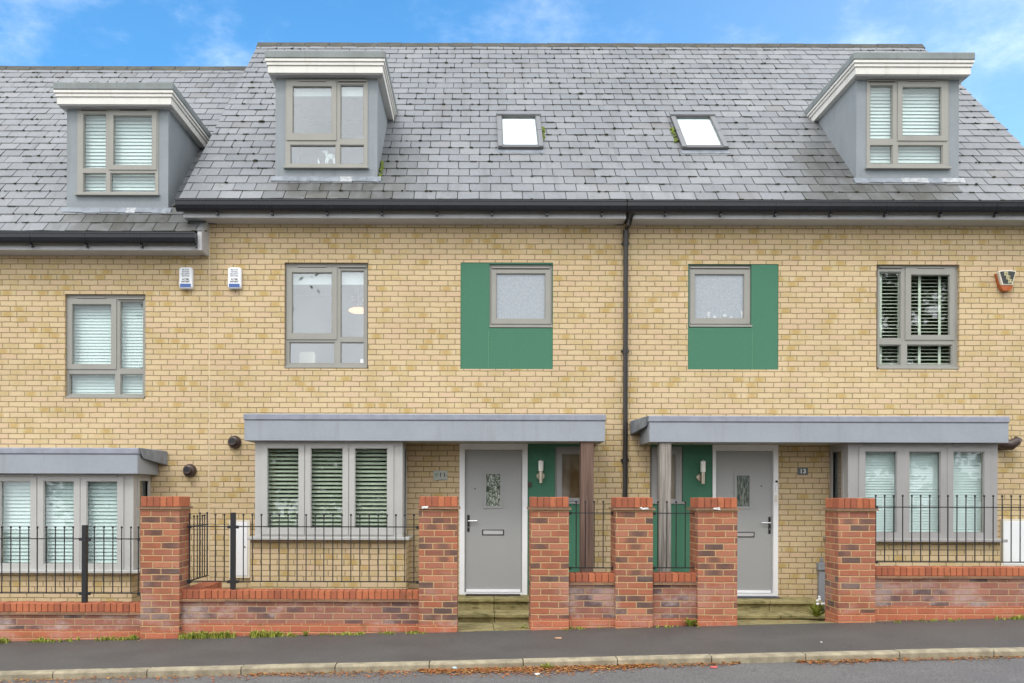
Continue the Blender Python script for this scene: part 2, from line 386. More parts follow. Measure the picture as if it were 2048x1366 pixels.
# road: flat across, its own level 85 mm under the kerb top
YK0,YK1=8.745,8.87
mb=MB(); mb.quad([(-120,1.2,-.03-.112-3.1),(120,1.2,-.03-.112+3.1),(120,YK0,-.112+3.096),(-120,YK0,-.112-3.096)])
o=mb.build('road',ROAD); o['kind']='structure'
mb=MB(); sheet(mb,YK1,YW+.06,0,-120,120); sheet(mb,-.8,1.06,.0,-120,120)
o=mb.build('pavement',PAVE); o['kind']='structure'
mb=MB()
x=-14.2
while x<14:
    a=x+.004; b=x+.911
    for (y0,y1) in ((YK0,YK1),):
        def kz(x,y): return gz(x,YK1)+.004
        j=random.uniform(-.003,.003)
        # chamfered front top edge
        mb.prism([(y0,-.25),(y1,-.25),(y1,.004+j),(y0+.018,.004+j),(y0,-.014+j)],lambda u,v,w:(w,u,v+gz(w,YK1)),a,b)
    x+=.915
o=mb.build('kerb',KERB,bevel=.004); o['kind']='structure'
mb=MB(); mb.prism([(1.06,-.25),(1.2,-.25),(1.2,-.02),(1.06,-.02)],lambda u,v,w:(w,u,v+gz(w,1.2)+.03),-40,40)
o=mb.build('kerb',KERB); o['kind']='structure'
# front gardens
mb=MB(); mb.quad([(-12,YW+.12,-.2),(12,YW+.12,-.2),(12,F+.05,-.2),(-12,F+.05,-.2)])
o=mb.build('front_garden',YARD); o['kind']='structure'

# ---------------------------------------------------------------- houses
PITCH=math.atan(.98); CP,SP=math.cos(PITCH),math.sin(PITCH)
YE=12.41; ZE=5.65; RL=4.41/CP     # eaves line, rafter length
def rp(dz): return lambda x,n,t:(x,YE+t*CP-n*SP,ZE+dz+t*SP+n*CP)   # roof coords: x, height above, up-slope

def hrect(r,y):   # px rect -> x0,x1,z0,z1
    x0,y0,x1,y1=r; c=(x0+x1)/2
    return (sX(x0,y),sX(x1,y),sZ(y1,y,c),sZ(y0,y,c))

def blind(parent,x0,x1,z0,z1,y,mat,pitch=.048,tilt=62,tapes=(),tw=.003,arch=True,drop=None):
    mb=MB(); z=z1-.02; zb=z0 if drop is None else drop
    mb.box(x0,x1,y-.02,y+.025,z1-.03,z1)
    w=.050 if tilt<50 else pitch*1.13
    z-=pitch*.8
    while z>zb+.02:
        j=random.uniform(-.0015,.0015); t=R(tilt+random.uniform(-2.5,2.5)); c,s=math.cos(t),math.sin(t)
        # front edge low
        p=[(y-w/2*c,z-w/2*s+j),(y,z+.003),(y+w/2*c,z+w/2*s+j)]
        for a,b in ((p[0],p[1]),(p[1],p[2])):
            mb.quad([(x0,a[0],a[1]),(x1,a[0],a[1]),(x1,b[0],b[1]),(x0,b[0],b[1])])
        z-=pitch
    mb.box(x0,x1,y-.012,y+.012,zb,zb+.018)
    for tx in tapes: mb.box(tx-tw/2,tx+tw/2,y-.032,y-.030,zb,z1)
    return mb.build('blind',mat,parent)

def pane(parent,x0,x1,z0,z1,y,mat,name='pane'):
    mb=MB(); mb.box(x0-.004,x1+.004,y,y+.006,z0-.004,z1+.004)
    return mb.build(name,mat,parent)

def window(parent,outer,fixed,sashes,y,fmat=TAUPE,gmat=GLASS,depth=.07,vents=(),sill=True,parts=None,siblings=False,panes=True,zsill=None,sill_over=.02):
    """outer px rect (incl. sill line), fixed pane rects, sashes [(sash rect, pane rect)]"""
    X0,X1,Z0,Z1=hrect(outer,y)
    fx=[hrect(r,y) for r in fixed]; ss=[(hrect(a,y),hrect(b,y)) for a,b in sashes]
    mb=MB()
    zs=Z0+.03 if sill else Z0
    holes=[h for h in fx]+[(a[0]+.012,a[1]-.012,a[2]+.012,a[3]-.012) for a,b in ss]
    mb.grid(X0,X1,zs,Z1,holes,y,y+depth)
    for h in fx:   # glazing beads
        mb.ring(h[0]-.001,h[1]+.001,h[2]-.001,h[3]+.001,.012,y+.014,y+.03)
    fr=mb.build('window',fmat,parent,bevel=.004)
    pr=parent if siblings else fr
    if siblings: fr.name='window_frame'
    if sill:
        mb=MB(); mb.box(X0-sill_over,X1+sill_over,y-.045,y+depth-.003,Z0,Z0+.0295)
        mb.build('sill',fmat,pr,bevel=.004)
    for a,b in ss:
        mb=MB(); mb.grid(a[0],a[1],a[2],a[3],[b],y-.014,y+.045)
        mb.ring(b[0]-.001,b[1]+.001,b[2]-.001,b[3]+.001,.010,y,y+.012)
        mb.build('sash',fmat,pr,bevel=.006)
        if panes: pane(pr,b[0],b[1],b[2],b[3],y+.018,gmat)
    for h in fx:
        pane(pr,h[0],h[1],h[2],h[3],y+.034,gmat)
    for vx0,vx1,vy in vents:
        a=sX(vx0,y); b=sX(vx1,y); z=sZ(vy,y,vx0)
        mb=MB(); mb.box(a,b,y-.020,y-.0005,z-.006,z+.012); mb.box(a+.01,b-.01,y-.016,y-.0006,z-.014,z-.0065,1)
        mb.build('trickle_vent',[fmat,DARKP],pr)
    return fr,pr,(X0,X1,Z0,Z1)

def slates(parent,x0,x1,dz,cuts,stains,name='slates',seed=1):
    """cuts: (xa,xb,ta,tb) areas of roof without slates (dormer openings)"""
    rnd=random.Random(seed); fn=rp(dz); mb=MB(); st=[]
    n=26; e=RL/n; W=.30
    jo=[]
    for k in range(n):
        t0=k*e-.02; t1=t0+e+.035
        off=(k%2)*W/2+rnd.uniform(-.012,.012)
        xx=x0-W+off- (x0% W)
        while xx<x1:
            a=xx+.005; b=xx+W-.005; xx+=W
            a=max(a,x0); b=min(b,x1)
            if b-a<.03: continue
            segs=[(a,b)]
            for (ca,cb,ta,tb) in cuts:
                if t0+e*.5>ta and t0+e*.5<tb:
                    ns=[]
                    for (p,q) in segs:
                        if q<=ca or p>=cb: ns.append((p,q)); continue
                        if p<ca: ns.append((p,ca))
                        if q>cb: ns.append((cb,q))
                    segs=ns
            for (p,q) in segs:
                if q-p<.01: continue
                l0=.025+rnd.uniform(-.003,.004); tl=rnd.uniform(-.004,.004); d0=rnd.uniform(-.004,.004)
                th=.012
                bot=[fn(p,l0-th+tl,t0+d0),fn(q,l0-th-tl,t0+d0*.3),fn(q,.002,t1),fn(p,.002,t1)]
                top=[fn(p,l0+tl,t0+d0),fn(q,l0-tl,t0+d0*.3),fn(q,.002+th,t1),fn(p,.002+th,t1)]
                mb.hexa(bot+top)
                cx=(p+q)/2; ct=t0+e/2; s=0
                for (sx0,sx1,s0,s1,v,soft) in stains:
                    if sx0-soft<cx<sx1+soft and s0-soft<ct<s1+soft:
                        d=max(sx0-cx,cx-sx1,s0-ct,ct-s1,0); s=max(s,v*(1-d/soft if soft else 1))
                st+= [s*rnd.uniform(.8,1.1)]*8
                jo.append((p,t0,e,k))
    o=mb.build(name,SLATE,parent)
    at=o.data.attributes.new('stain','FLOAT','POINT'); at.data.foreach_set('value',st)
    # moss in the joints and along the lower edges
    ms=MB()
    for (p,t0,ee,k) in jo:
        pr=.34+.40*(k/26)
        if p<x0+.05: continue
        if any(ca-.1<p<cb+.1 and t0>ta-.3 for (ca,cb,ta,tb) in cuts): continue
        if rnd.random()<pr:
            for q in range(rnd.choice((1,1,2))):
                r=rnd.uniform(.008,.017)*(1.7 if rnd.random()<.05 else 1)
                dx=rnd.uniform(-.015,.015) if q==0 else rnd.uniform(0,.28)
                c=fn(p+dx,.026,t0+rnd.uniform(-.012,.002))
                ms.ball(c,r,0,6,3,(rnd.uniform(.9,2.2),1,.8))
        if rnd.random()<.13:
            L=rnd.uniform(.05,.16); a=rnd.uniform(0,.15)
            for q in range(int(L/.018)):
                c=fn(p+a+q*.018,.024,t0-.006+rnd.uniform(-.006,.004)); ms.ball(c,rnd.uniform(.007,.012),0,6,3,(1.3,1,.8))
    mo=ms.build('moss',MOSS,parent,smooth=True); mo['kind']='stuff'
    return o

def dormer(house,dz,fx0,fx1,outer,fixed,sashes,vents,bl=None,zoff_px=0):
    """front wall at Yd between fx0 and fx1"""
    Yd=12.82; fn=rp(dz)
    zb=4.449+dz+EYE-.0; zt=7.53+dz-.02
    t0=(Yd-YE)/CP
    zb=ZE+dz+t0*SP
    zt=7.515+dz
    ow=hrect(outer,Yd)
    th=.09
    mb=MB()
    mb.grid(fx0,fx1,zb-.25,zt,[(ow[0]+.004,ow[1]-.004,ow[2]+.004,ow[3]-.004)],Yd,Yd+th)
    yt=YE+(zt-ZE-dz)/.98
    for (a,b) in ((fx0,fx0+th),(fx1-th,fx1)):
        mb.prism([(Yd+th,zb-.25),(Yd+th,zt),(yt+.3,zt),(yt+.3,zt-.2)],lambda u,v,w:(w,u,v),a,b)
    d=mb.build('dormer',CHEEK,house)
    # roof slab, stepped fascia
    oy=.15; xa=fx0-.075; xb=fx1+.09; yf=Yd-oy
    mb=MB()
    yb=yt+.55
    mb.box(xa,xb,yf,yb,zt,zt+.100)
    mb.box(xa-.016,xb+.016,yf-.016,yb,zt+.103,zt+.148)
    mb.box(xa-.032,xb+.032,yf-.032,yb,zt+.151,zt+.190)
    mb.build('fascia',DFASC,d,bevel=.004)
    mb=MB(); mb.box(xa-.040,xb+.040,yf-.040,yb+.1,zt+.1915,zt+.300); mb.build('flat_roof',DROOF,d,bevel=.012)
    mb=MB(); mb.box(xa+.02,xb-.02,yf+.02,Yd+.0,zt-.012,zt-.0005); 
    mb.build('soffit',SOFF,d)
    fr,pr,_=window(d,outer,fixed,sashes,Yd-.012,TAUPE,GLASSC if bl else GLASS,vents=vents,siblings=True)
    # lead apron at the foot
    mb=MB(); rnd=random.Random(int(fx0*10)); 
    x=fx0-.05
    while x<fx1+.05:
        w=rnd.uniform(.12,.25); b=min(x+w,fx1+.06); lo=t0-.07-rnd.uniform(0,.03)
        mb.hexa([fn(x,.026,lo),fn(b,.026,lo+rnd.uniform(-.01,.01)),fn(b,.03,t0+.02),fn(x,.03,t0+.02),fn(x,.036,lo),fn(b,.034,lo),fn(b,.055,t0+.02),fn(x,.055,t0+.02)],1 if rnd.random()<(.5 if fx0>0 else .2) else 0)
        x=b
    mb.build('lead_apron',[LEAD,LEADW],d,bevel=.003)
    # inside: floor slab so that the room behind is closed
    return d,pr,ow

def house(name,base,label,x0,x1,dz,holes,cuts,stains,vleft,vright,seed,wall_hi=5.43):
    h=thing(name,base,label,'house','terraced houses in the row')
    mb=MB()
    mb.grid(x0,x1,-.45,wall_hi+dz,holes,F,F+.30)
    mb.box(x0,x1,21.0,21.3,-.45,5.5+dz)
    for a,b in ((x0,x0+.10),(x1-.10,x1)):
        mb.box(a,b,F+.30,21.0,-.45,5.39+dz)
        mb.prism([(F-.05,5.395+dz),(16.80,9.72+dz),(20.8,5.7+dz),(20.8,5.395+dz)],lambda u,v,w:(w,u,v),a,b)
    mb.build('wall',BUFF,h)
    # rooms
    mb=MB(); e=.102
    mb.box(x0+e,x1-e,F+3.6,F+3.7,.16,5.2+dz); mb.box(x0+e,x1-e,F+3.6,F+3.7,5.4+dz,8.5+dz)
    for z in (0.02,2.52+dz,5.18+dz): mb.box(x0+e,x1-e,F+.302,F+3.6,z,z+.14,1)
    mb.box(x0+2.8,x0+2.88,F+.32,F+3.58,.165,5.1+dz)
    mb.build('room_interior',[ROOM,DFLOOR],h)
    # roof deck + slates
    rx0=x0-vleft; rx1=x1+vright; fn=rp(dz)
    mb=MB(); mb.grid(rx0+.004,rx1-.004,0.02,RL,[c for c in cuts],-.03,-.0,fn)
    zr=ZE+dz+RL*SP; yr=YE+RL*CP
    mb.hexa([(rx0,yr,zr-.06),(rx1,yr,zr-.06),(rx1,21.4,5.4+dz),(rx0,21.4,5.4+dz),(rx0,yr,zr),(rx1,yr,zr),(rx1,21.4,5.46+dz),(rx0,21.4,5.46+dz)])
    rf=mb.build('roof',DECK,h)
    slates(rf,rx0,rx1,dz,cuts,stains,seed=seed)
    # ridge
    mb=MB(); x=rx0-.02
    while x<rx1:
        b=min(x+.45,rx1+.02); q=random.uniform(-.004,.004)
        mb.prism([(yr-.115,zr-.075+q),(yr,zr+.052+q),(yr+.115,zr-.075+q),(yr+.10,zr-.10),(yr,zr+.02),(yr-.10,zr-.10)],lambda u,v,w:(w,u,v),x+.003,b-.003); x=b
    mb.build('ridge_tiles',RIDGE,rf,bevel=.006)
    # eaves: fascia box
    zf0=5.395+dz; zf1=5.60+dz
    mb=MB(); mb.box(rx0+.05,rx1-.02 if vright>0 else rx1,12.415,F-.002,zf0,zf1); mb.build('eaves_fascia',FASC,h,bevel=.004)
    if vright==.001:
        mb=MB(); mb.prism([(12.38,5.39+dz),(F-.002,5.39+dz),(F-.002,5.97+dz),(12.38,5.638+dz)],lambda u,v,w:(w,u,v),x1-.055,x1+.003); mb.build('eaves_end_board',FASC,h)
    if vleft>.1:
        mb=MB(); mb.prism([(.03,-.032),(RL,-.032),(RL,-.16),(.03,-.16)],lambda u,v,w:fn(w,v,u),rx0+.02,x0-.003); mb.build('verge_box',FASC,h,bevel=.004)
    # gutter
    gx0=rx0-.02; gx1=rx1-(.062 if vright==0.001 else 0)
    mb=MB(); cy=12.345; zt=5.605+dz; pts=[]
    for i in range(9):
        a=math.pi*i/8; pts.append((cy-.068*math.cos(a)*(1),zt-.150*math.sin(a)**.8))
    inner=[(cy-.060*math.cos(math.pi*i/8),zt-.006-.135*math.sin(math.pi*i/8)**.8) for i in range(8,-1,-1)]
    poly=[(cy-.074,zt+.004)]+[(cy-.074,zt-.012)]+pts+inner
    xa=gx0; n=0
    for i in range(len(pts)-1):
        mb.quad([(gx0,*pts[i]),(gx1,*pts[i]),(gx1,*pts[i+1]),(gx0,*pts[i+1])])
        k=len(inner)-1-i
        mb.quad([(gx0,*inner[k-1]),(gx1,*inner[k-1]),(gx1,*inner[k]),(gx0,*inner[k])])
    for xx in (gx0,gx1):
        mb.quad([(xx,*q) for q in pts])
    mb.box(gx0,gx1,cy-.078,cy-.060,zt-.016,zt+.004); mb.box(gx0,gx1,cy+.060,cy+.070,zt-.02,zt+.02)
    gt=mb.build('gutter',GUTT,h)
    xx=gx0+.55
    bi=0
    while xx<gx1:
        mb=MB()
        for i in range(len(pts)-1):
            a=pts[i]; b=pts[i+1]
            k=1.05
            mb.hexa([(xx-.011,cy+(a[0]-cy)*1.0,a[1]),(xx+.011,cy+(a[0]-cy),a[1]),(xx+.011,cy+(b[0]-cy),b[1]),(xx-.011,cy+(b[0]-cy),b[1]),
                     (xx-.011,cy+(a[0]-cy)*1.07,zt+(a[1]-zt)*1.06),(xx+.011,cy+(a[0]-cy)*1.07,zt+(a[1]-zt)*1.06),(xx+.011,cy+(b[0]-cy)*1.07,zt+(b[1]-zt)*1.06),(xx-.011,cy+(b[0]-cy)*1.07,zt+(b[1]-zt)*1.06)])
        mb.box(xx-.014,xx+.014,cy-.01,cy+.06,zt-.185,zt-.160)
        mb.build('bracket',GUTT,gt)
        xx+=.755
    return h,rf

def canopy(house,px0,px1,pytop,pybot,flap=0,pxf=0):
    c=(px0+px1)/2
    xa=sX(px0,YC); xb=sX(px1,YC); z0=sZ(pybot,YC,c); z1=sZ(pytop,YC,c); zm=z1-.088
    mb=MB(); mb.box(xa,xb,YC,YC+.025,z0,zm)
    mb.box(xa,xa+.025,YC+.025,F-.003,z0,zm); mb.box(xb-.025,xb,YC+.025,F-.003,z0,zm)
    c_=mb.build('canopy',CANO,house,bevel=.004)
    mb=MB(); mb.box(xa-.012,xb+.012,YC-.014,F-.003,zm+.001,z1); mb.build('lead_capping',CAPL,c_,bevel=.012)
    mb=MB(); mb.box(xa+.027,xb-.027,YC+.027,F-.003,z0+.008,z0+.03); mb.build('soffit',SOFF,c_)
    if flap:
        s=flap; xe=xb if s>0 else xa
        mb=MB()
        mb.hexa([(xe+s*.013,YC+.12,zm-.03),(xe+s*.03,YC+.12,zm-.05),(xe+s*.13,F-.003,zm-.12),(xe+s*.013,F-.003,zm-.10),
                 (xe+s*.013,YC+.0,z1+.003),(xe+s*.03,YC+.1,z1),(xe+s*.13,F-.003,z1-.01),(xe+s*.013,F-.003,z1+.01)] if s>0 else
                [(xe+s*.03,YC+.12,zm-.05),(xe+s*.013,YC+.12,zm-.03),(xe+s*.013,F-.003,zm-.10),(xe+s*.13,F-.003,zm-.12),
                 (xe+s*.03,YC+.1,z1),(xe+s*.013,YC+.0,z1+.003),(xe+s*.013,F-.003,z1+.01),(xe+s*.13,F-.003,z1-.01)])
        mb.build('lead_flashing',LEAD,c_,bevel=.006)
    return c_

def bay(house,px0,px1,pyt,pys,panes,pyp0,pyp1,fmat,gmat,brick_x,bmat,bargs,side,vents):
    """side=+1: right flank seen, -1: left flank"""
    c=(px0+px1)/2
    xa=sX(px0,YB); xb=sX(px1,YB); zs=sZ(pys,YB,c); zt=sZ(pyt,YB,c)+.03
    z0=sZ(pyp1,YB,c); z1=sZ(pyp0,YB,c)
    sash=[]; 
    for (a,b) in panes: sash.append((sX(a,YB),sX(b,YB)))
    mb=MB(); sw=.082
    holes=[(a-sw+.012,b+sw-.012,z0-sw+.012,z1+sw-.04) for a,b in sash]
    mb.grid(xa,xb,zs+.032,zt,holes,YB,YB+.07)
    # flanks
    def fl(sx):
        return lambda u,y,z:(sx+ (y), u, z)
    for (xx,d) in ((xa,1),(xb,-1)):
        lo,hi=(xx,xx+.07) if d>0 else (xx-.07,xx)
        mb.grid(YB+.07,F-.003,zs+.032,zt,[(YB+.20,F-.13,z0-.01,z1+.01)],lo,hi,lambda u,y,z:(y,u,z))
    w=mb.build('bay_window',fmat,house,bevel=.004)
    for (xx,d) in ((xa,1),(xb,-1)):
        m2=MB(); xm=xx+.03*d; m2.box(min(xm,xm+.006*d),max(xm,xm+.006*d),YB+.195,F-.125,z0-.015,z1+.015)
        m2.build('side_pane',GLASSS,w)
        o=min(xx-.012*d,xx+.03*d),max(xx-.012*d,xx+.03*d)
        m2=MB(); m2.grid(YB+.13,F-.07,z0-.07,z1+.055,[(YB+.20,F-.13,z0-.01,z1+.01)],o[0],o[1],lambda u,y,z:(y,u,z)); m2.build('side_sash',fmat,w,bevel=.005)
    for a,b in sash:
        m2=MB(); m2.grid(a-sw,b+sw,z0-sw,z1+sw-.028,[(a,b,z0,z1)],YB-.016,YB+.045); m2.ring(a-.001,b+.001,z0-.001,z1+.001,.010,YB,YB+.012)
        m2.build('sash',fmat,w,bevel=.006)
        pane(w,a,b,z0,z1,YB+.02,gmat)
    m2=MB(); m2.box(xa-.09 ,xb+.10,YB-.075,F-.003,zs-.012,zs+.030); m2.build('sill',fmat,w,bevel=.006)
    for (va,vb,vy) in vents:
        m2=MB(); z=sZ(vy,YB,c); m2.box(sX(va,YB),sX(vb,YB),YB-.020,YB-.001,z-.008,z+.010); m2.build('trickle_vent',fmat,w)
    # brick base
    m2=MB(); m2.box(brick_x[0],brick_x[1],YB+.03,F-.003,-.45,zs-.013); m2.build('bay_base',BUFF,w)
    if bargs is not None:
        for (a,b) in sash:
            blind(w,a-.03,b+.03,z0-.02,z1+.03,YB+.12,bmat,**bargs)
    return w,(xa,xb,zs,zt)

def door(house,frame,leaf,glassr,handle_px,handle_right,letter,spy,dark,gm):
    fx=hrect(frame,F); lf=hrect(leaf,F); gl=hrect(glassr,F); lt=hrect(letter,F)
    yl=F+.045
    m=MB(); m.grid(lf[0],lf[1],lf[2],lf[3],[gl],yl,yl+.045)
    # glazing cassette
    d=m.build('door',DOOR,house)
    m=MB(); m.grid(gl[0]-.035,gl[1]+.035,gl[2]-.035,gl[3]+.035,[(gl[0],gl[1],gl[2],gl[3])],yl-.012,yl-.0005); m.build('glazing_frame',DOOR,d,bevel=.005)
    pane(d,gl[0],gl[1],gl[2],gl[3],yl+.01,gm,'door_glass')
    m=MB()
    w=.0
    m.grid(fx[0],fx[1],fx[2],fx[3],[(lf[0]-.004,lf[1]+.004,fx[2]-.1,lf[3]+.004)],F-.012,F+.09); m.build('door_frame',WHITE,d,bevel=.005)
    m=MB(); m.box(lf[0]-.003,lf[1]+.003,F-.025,F+.09,fx[2]+.0,lf[2]-.002); m.box(lf[0]+.02,lf[1]-.02,yl-.03,yl-.001,lf[2]+.006,lf[2]+.042); m.build('threshold',WHITE,d,bevel=.003)
    m=MB(); m.box(lt[0],lt[1],yl-.006,yl-.0005,lt[2],lt[3],1); m.box(lt[0]+.016,lt[1]-.016,yl-.018,yl-.006,lt[2]+.014,lt[3]-.012); m.build('letter_box',[plain('bright_chrome',(.8,.8,.81),.38,.02,3,metal=1,bump=0),BLACK],d,bevel=.003)
    hx=sX(handle_px[0],F); hz=sZ(handle_px[1],F,handle_px[0]); s=-1 if handle_right else 1
    m=MB(); m.box(hx-.016,hx+.016,yl-.012,yl-.0005,hz-.15,hz+.085,1 if dark else 0)
    m.tube([(hx,yl-.01,hz),(hx,yl-.05,hz)],.010,8); m.tube([(hx-s*.005,yl-.05,hz),(hx+s*.125,yl-.05,hz+.002)],.009,8)
    m.tube([(hx,yl-.012,hz-.09),(hx,yl-.022,hz-.09)],.012,10); m.build('handle',[CHROME,plain('dark_chrome',(.10,.10,.10),.25,.1,30,metal=1)],d)
    m=MB(); sx=sX(spy[0],F); sz=sZ(spy[1],F,spy[0]); m.tube([(sx,yl-.006,sz),(sx,yl+.001,sz)],.010,12); m.build('spyhole',DARKP,d)
    return d

# window layout helpers -------------------------------------------------------
def holes_of(*rects): return [hrect(r,F) for r in rects]
def inset(r,k=-1): return r

# ---- openings (photo survey, px)
W9=(129,588,290,797); W11=(568,525,735,737); W13=(1752,529,1918,739)
P11=(920,525,1105,738); P13=(1375,528,1556,739)
BW11=(978,528,1104,656); BW13=(1377,529,1502,655)
D11=(919,887,1055,1190); D13=(1425,890,1556,1192)
SP11=(1055,880,1178,1190); SP13=(1300,880,1425,1192)
def solidrect(r,pad=0.0):
    a=hrect(r,F); return a

B11=-3.815; B12=2.03; B13=7.95
T0=(12.82-YE)/CP
cut9=[(-5.80,-4.50,T0+.05,(14.33-YE)/CP)]; cut11=[(-2.83,-1.53,T0+.05,(14.33-YE)/CP)]; cut13=[(5.45,6.76,T0+.05,(14.33-YE)/CP)]
def stn(a,b,side,v=.85):
    return [(a+.1,b-.1,0,.42,v*.9,.18),( (b-.05) if side>0 else a-.22,(b+.22) if side>0 else a+.05,.0,1.4,v,.30)]
def bayhole(a,b,pys,pyt):
    c=(a+b)/2
    return (sX(a,YB)+.08,sX(b,YB)-.08,sZ(pys,YB,c)+.05,sZ(pyt,YB,c)+.02)

h9,r9=house('terraced_house',(-6.2,F,-.2),'buff brick house at the left with a lower roof than its two neighbours',
   -9.7,B11-.004,-.45,holes_of(W9)+[bayhole(-28,267,1140,950)],cut9,
   [(-5.8,-4.3,0,.42,.9,.15),(-4.45,-4.0,0,.9,.6,.3)],0.0,0.001,11)
h11,r11=house('terraced_house',(-.9,F,-.1),'middle buff brick house numbered 11 with slatted blinds in its bay window',
   B11,B12-.002,0,holes_of(W11,P11,D11,SP11)+[bayhole(510,805,1075,885)],cut11,
   [(-2.8,-1.2,0,.40,.85,.15),(-1.5,-.95,.1,1.5,.55,.25),(-3.1,-2.8,.2,.45,.4,.2)],.315,0,12)
h13,r13=house('terraced_house',(5,F,0),'right hand buff brick house numbered 13 with closed white blinds in its bay window',
   B12,B13,0,holes_of(W13,P13,D13,SP13)+[bayhole(1696,1995,1075,888)],cut13,
   [(4.9,6.6,0,.40,.85,.2),(4.75,5.3,.05,1.6,.75,.35)],0,.31,13)
h13['label']='right hand buff brick house numbered 13 with closed white blinds in its bay window'

# bottom fill: house 9 wall x0=-9.7
# ---- dormers
d,pr,ow=dormer(h9,-.45,-5.876,-4.43,(152.8,215,315,392),[(164.5,227.5,210.6,336.7),(164.5,346,210.6,384.4),(219,346,309,384.4)],
   [((217,223,312,340),(225.5,231.5,303,331))],[(160,212,219.5),(237,293,219)],bl=True)
blind(pr,ow[0]+.06,ow[1]-.06,ow[2]+.08,ow[3]-.06,12.93,BLINDW,pitch=.050,tilt=68)
d,pr,ow=dormer(h11,0,-2.906,-1.453,(568.9,159,733.5,338),[(678.5,169,725.6,278),(578.5,289.4,670,328),(678,289.4,726.5,328)],
   [((571.5,162,671,281),(583.5,173,662,267.5))],[(595,652,162.5),(674,731,162.5)],bl=None)
mb=MB(); mb.box(ow[0]+.05,ow[1]-.05,12.92,12.93,sZ(192,12.9),ow[3]-.05); mb.build('roller_blind',ROLLER,pr)
d,pr,ow=dormer(h13,0,5.370,6.83,(1731.4,159.5,1895.4,339),[(1738,170,1784,278),(1738,290,1784,328),(1794,290,1884,328)],
   [((1793,163,1892.5,282),(1802,174.5,1880,272.5))],[(1734,1788,162.5),(1812,1870,162.5)],bl=True)
blind(pr,ow[0]+.06,ow[1]-.06,ow[2]+.08,ow[3]-.06,12.93,BLINDW,pitch=.050,tilt=68,tapes=(sX(1822,12.9),))

# ornaments on the sill of the middle dormer
def ornament(cx,kind):
    z=sZ(329,12.9); mb=MB(); y=12.95
    if kind=='horse':
        s=.0105
        mb.ball((cx,y,z+.13),.055,0,10,6,(1.25,.6,.75)); mb.ball((cx-.055,y,z+.175),.03,0,8,5,(.9,.6,1.6)); mb.ball((cx-.085,y,z+.20),.026,0,8,5,(1.5,.7,.7))
        for q in (-.05,-.03,.04,.055): mb.tube([(cx+q,y,z+.11),(cx+q*1.3,y,z+.05),(cx+q*1.2,y,z+.0)],[.016,.010,.010],6)
        mb.tube([(cx+.06,y,z+.14),(cx+.10,y,z+.12),(cx+.11,y,z+.06)],[.012,.016,.006],6)
    elif kind=='cat':
        mb.tube([(cx,y,z),(cx-.01,y,z+.05),(cx-.02,y,z+.10)],[.012,.014,.006],6)
    else:
        mb.ball((cx,y,z+.02),.022,0,8,5); mb.ball((cx+.03,y,z+.015),.016,0,8,5)
    return mb
SILLZ=sZ(328,12.82)
def plinthed(mb,px,name,label,cat):
    o=mb.build(name,WPLAS,smooth=True); tag(o,label,cat); rebase(o,(px,12.95,sZ(329,12.9))); return o
plinthed(ornament(sX(659,12.95),'horse'),sX(659,12.95),'figurine','white horse figurine behind the lower pane of the middle dormer','figurine')
plinthed(ornament(sX(637,12.95),'cat'),sX(637,12.95),'ornament','thin white upright ornament left of the white horse in the middle dormer','ornament')
mb=MB(); mb.box(sX(575,12.9),sX(728,12.9),12.90,13.02,sZ(329,12.9)-.02,sZ(329,12.9)-.0005); mb.build('inner_sill',WHITE,[c for c in h11.children if c.name.startswith('dormer')][0])

